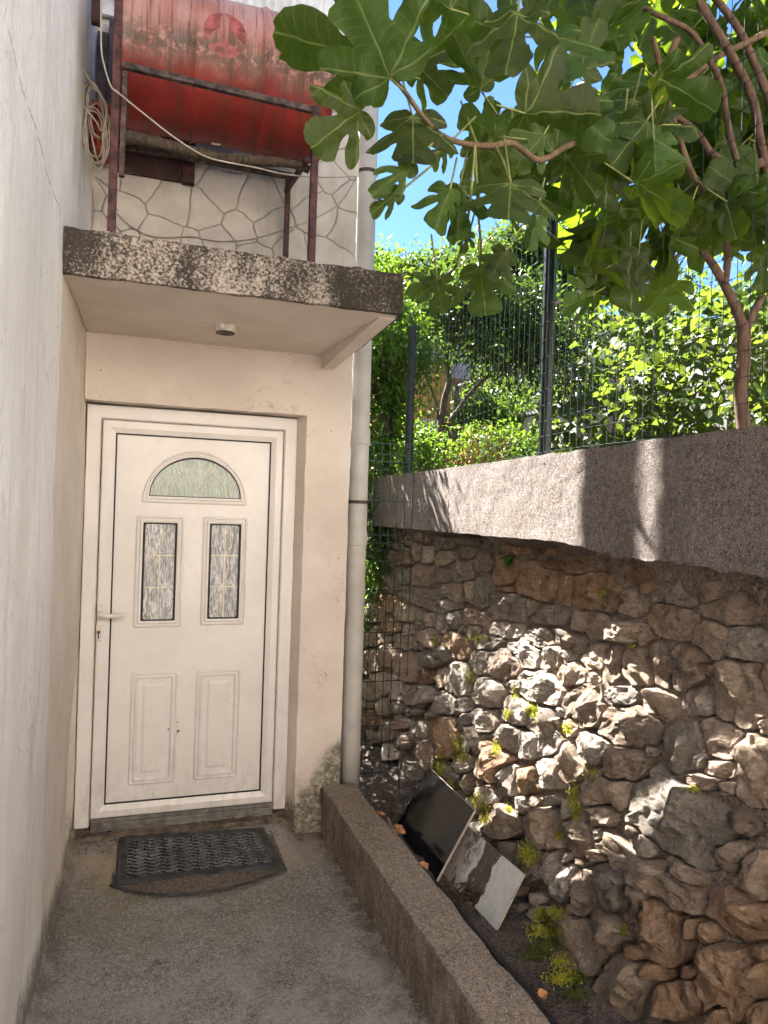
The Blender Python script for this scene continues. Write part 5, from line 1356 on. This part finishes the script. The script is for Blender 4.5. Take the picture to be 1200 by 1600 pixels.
B([(1060, 60, 2.3), (1036, 110, 2.25), (1020, 60, 2.2)], .012, .008, 'branch', 'figtwig')
B([(940, 270, 2.3), (1000, 285, 2.3), (1055, 293, 2.3)], .008, .005, 'branch', 'figtwig')
class Pet:
    def add(s, V, Fc): mesh('petiole', V, Fc, M['petiole'], fig, True)
PET = Pet()
nleaf = 0
def fig_leaf(bp, tp, db, dt, tilt=(0, 0), var=None, w=1.0, src=None):
    global nleaf
    b, t = at(*bp, db), at(*tp, dt); n = (b-CAM).normalized()           # upper side faces away from the eye
    n = n+_r*tilt[0]+_u*(tilt[1]+.35)
    place_leaf(FIG[var if var is not None else random.randrange(8)], b, t, n, fig, w); nleaf += 1
    if src is not None: PET.add(*tube_geo(spline([b, b.lerp(src, .5)+Vector((0, 0, .01)), src], 4), .0026, 5, False))
    else:
        d_ = (b-t).normalized(); e = b+d_*random.uniform(.05, .10)+Vector((random.gauss(0, .015), random.gauss(0, .015), .02)); PET.add(*tube_geo([b, b.lerp(e, .5), e], .0024, 5, False))
random.seed(14)
tip = at(609, 120, 1.25)
H = [((609, 122), (548, -24), 1.25, 1.22, (0, .1), 5, 1.15), ((592, 105), (448, 42), 1.38, 1.40, (.1, .1), 1, 1.0), ((563, 173), (484, 232), 1.30, 1.28, (0, 0), 0, 1.1), ((645, 182), (646, 272), 1.35, 1.33, (0, .1), 6, 1.2), ((648, 101), (705, 150), 1.5, 1.5, (.2, 0), 2, 1.2), ((660, 95), (735, 20), 1.5, 1.45, (0, 0), 3, 1.0), ((640, 258), (576, 312), 1.32, 1.30, (.5, 0), 4, .55), ((622, 302), (572, 338), 1.34, 1.32, (.4, 0), 1, .6), ((703, 296), (675, 366), 1.42, 1.40, (0, 0), 2, .9), ((718, 292), (716, 382), 1.45, 1.44, (.3, 0), 3, .8), ((798, 286), (792, 362), 1.40, 1.36, (0, 0), 6, 1.35), ((809, 20), (790, 122), 1.3, 1.26, (.2, 0), 0, 1.0), ((750, 139), (708, 52), 1.45, 1.4, (-.2, 0), 1, .8), ((775, 213), (718, 175), 1.5, 1.5, (0, 0), 5, 1.0), ((820, 177), (930, 172), 1.55, 1.6, (0, .2), 7, 1.0), ((684, 437), (690, 490), 1.7, 1.7, (0, 0), 0, 1.25), ((684, 437), (634, 462), 1.72, 1.7, (0, 0), 3, .7), ((750, 420), (761, 502), 1.65, 1.63, (0, 0), 1, 1.05), ((930, 458), (877, 480), 2.1, 2.1, (0, 0), 2, 1.2), ((957, 452), (951, 396), 2.15, 2.1, (0, 0), 4, 1.2), ((745, 225), (760, 300), 1.5, 1.5, (0, 0), 5, .8), ((705, 15), (640, -30), 1.4, 1.4, (0, 0), 2, 1.0), ((790, 395), (760, 440), 1.6, 1.6, (.2, 0), 6, 1.0), ((838, 340), (826, 395), 1.5, 1.5, (.4, 0), 7, .7), ((733, 365), (722, 398), 1.5, 1.5, (.4, 0), 3, .7), ((860, 60), (890, 140), 1.6, 1.55, (0, 0), 2, 1), ((905, 110), (935, 30), 1.7, 1.7, (0, 0), 5, 1), ((850, 210), (800, 265), 1.6, 1.6, (0, 0), 4, 1), ((885, 245), (935, 310), 1.8, 1.8, (0, 0), 0, 1), ((700, 225), (665, 262), 1.45, 1.43, (.1, 0), 1, .9)]
for h_ in H: fig_leaf(*h_[:6], w=h_[6])
PET.add(*tube_geo(spline([at(640, 258, 1.32), at(672, 244, 1.38), at(702, 225, 1.42)], 4), .003, 5, False))
PET.add(*tube_geo(spline([at(684, 437, 1.7), at(710, 420, 1.62), at(722, 380, 1.5), at(733, 330, 1.45), at(742, 228, 1.43)], 4), .003, 5, False))
PET.add(*tube_geo(spline([at(750, 420, 1.65), at(752, 390, 1.6), at(748, 340, 1.5), at(742, 228, 1.43)], 4), .003, 5, False))
PET.add(*tube_geo(spline([at(798, 286, 1.4), at(790, 260, 1.42), at(775, 230, 1.45)], 4), .0035, 5, False))
GAPS = [(690, 262, 46), (612, 352, 46), (600, 300, 30), (655, 350, 40), (722, 185, 36), (697, 70, 22), (672, 20, 18), (935, 128, 20), (820, 132, 14), (1092, 24, 12), (1165, 12, 14), (838, 55, 10), (1010, 75, 10), (975, 88, 12), (742, 318, 20), (640, 395, 46), (700, 400, 24), (1052, 100, 9), (1150, 70, 9), (885, 95, 10), (783, 150, 8), (1125, 110, 9)]
rest_leaf = []
tries = 0; placed = 0
while placed < 268 and tries < 9000:
    tries += 1
    u = random.random()
    px = 740+500*random.random()**.62; py = random.uniform(-70, 440) if px > 860 else random.uniform(-70, 330)
    if py > 330 and random.random() < .55: continue
    d = random.uniform(1.7, 3.1) if px > 880 else random.uniform(1.5, 2.4)
    if py > 300: d = max(d, 2.1)
    if px > 1030 and py < 290: d = random.uniform(2.35, 3.2)
    L = random.uniform(.11, .20); lp_ = L*F_PX/d; a = random.gauss(math.pi/2, 1.1)
    cx, cy = px+math.cos(a)*lp_*.5, py+math.sin(a)*lp_*.5
    if any(math.hypot(cx-g[0], cy-g[1]) < g[2]+lp_*.40 for g in GAPS): continue
    if cx < 700 or (cx < 900 and cy > 330): continue
    if cy > 470 or (cx > 1050 and cy > 385): continue
    b = at(px, py, d); t = at(px+math.cos(a)*lp_, py+math.sin(a)*lp_, d+random.gauss(0, .05))
    n = Vector((random.gauss(.1, .45), random.gauss(.35, .45), 1.0)) if random.random() < .55 else (b-CAM).normalized()+Vector((random.gauss(0, .4), random.gauss(0, .4), random.gauss(.3, .4)))
    place_leaf(random.choice(FIG), b, t, n, fig); placed += 1
    e = b+(b-t).normalized()*random.uniform(.05, .1)+Vector((0, 0, .015)); PET.add(*tube_geo([b, b.lerp(e, .5), e], .0024, 5, False))
# the crown's continuation above and to the right of the picture
acc = Acc(); FV = [([v.co.copy() for v in m.vertices], [tuple(p.vertices) for p in m.polygons]) for m in FIG[:3]]
uvs = []
for k in range(520):
    inn = k >= 230
    if inn: p = at(random.uniform(900, 1250), random.uniform(-20, 400), random.uniform(2.6, 3.7))
    else: p = Vector((random.uniform(1.5, 3.9), random.uniform(.9, 3.6), random.uniform(3.6, 5.0)))
    px, py = proj(p)
    if inn and (any(math.hypot(px-g[0], py-g[1]) < g[2]+22 for g in GAPS) or (py > 330 and random.random() < .5)): continue
    if px < 700 and p.z < 4.6: continue
    if not inn and -150 < px < 1250 and py > -60: continue
    s = random.uniform(.12, .20) if inn else random.uniform(.16, .26); q = Quaternion((random.gauss(0, 1), random.gauss(0, .4), random.gauss(0, .4), random.gauss(0, 1))).normalized(); vs_, fs_ = FV[k % 3]
    Rm = q.to_matrix(); acc.add([p+Rm @ (v*s) for v in vs_], fs_); uvs += [(v.x, v.y) for v in vs_]
if acc.v:
    o = acc.build('foliage', M['fig'], fig, True, 'stuff'); uv = o.data.uv_layers.new()
    for lp_ in o.data.loops: uv.data[lp_.index].uv = uvs[lp_.vertex_index]
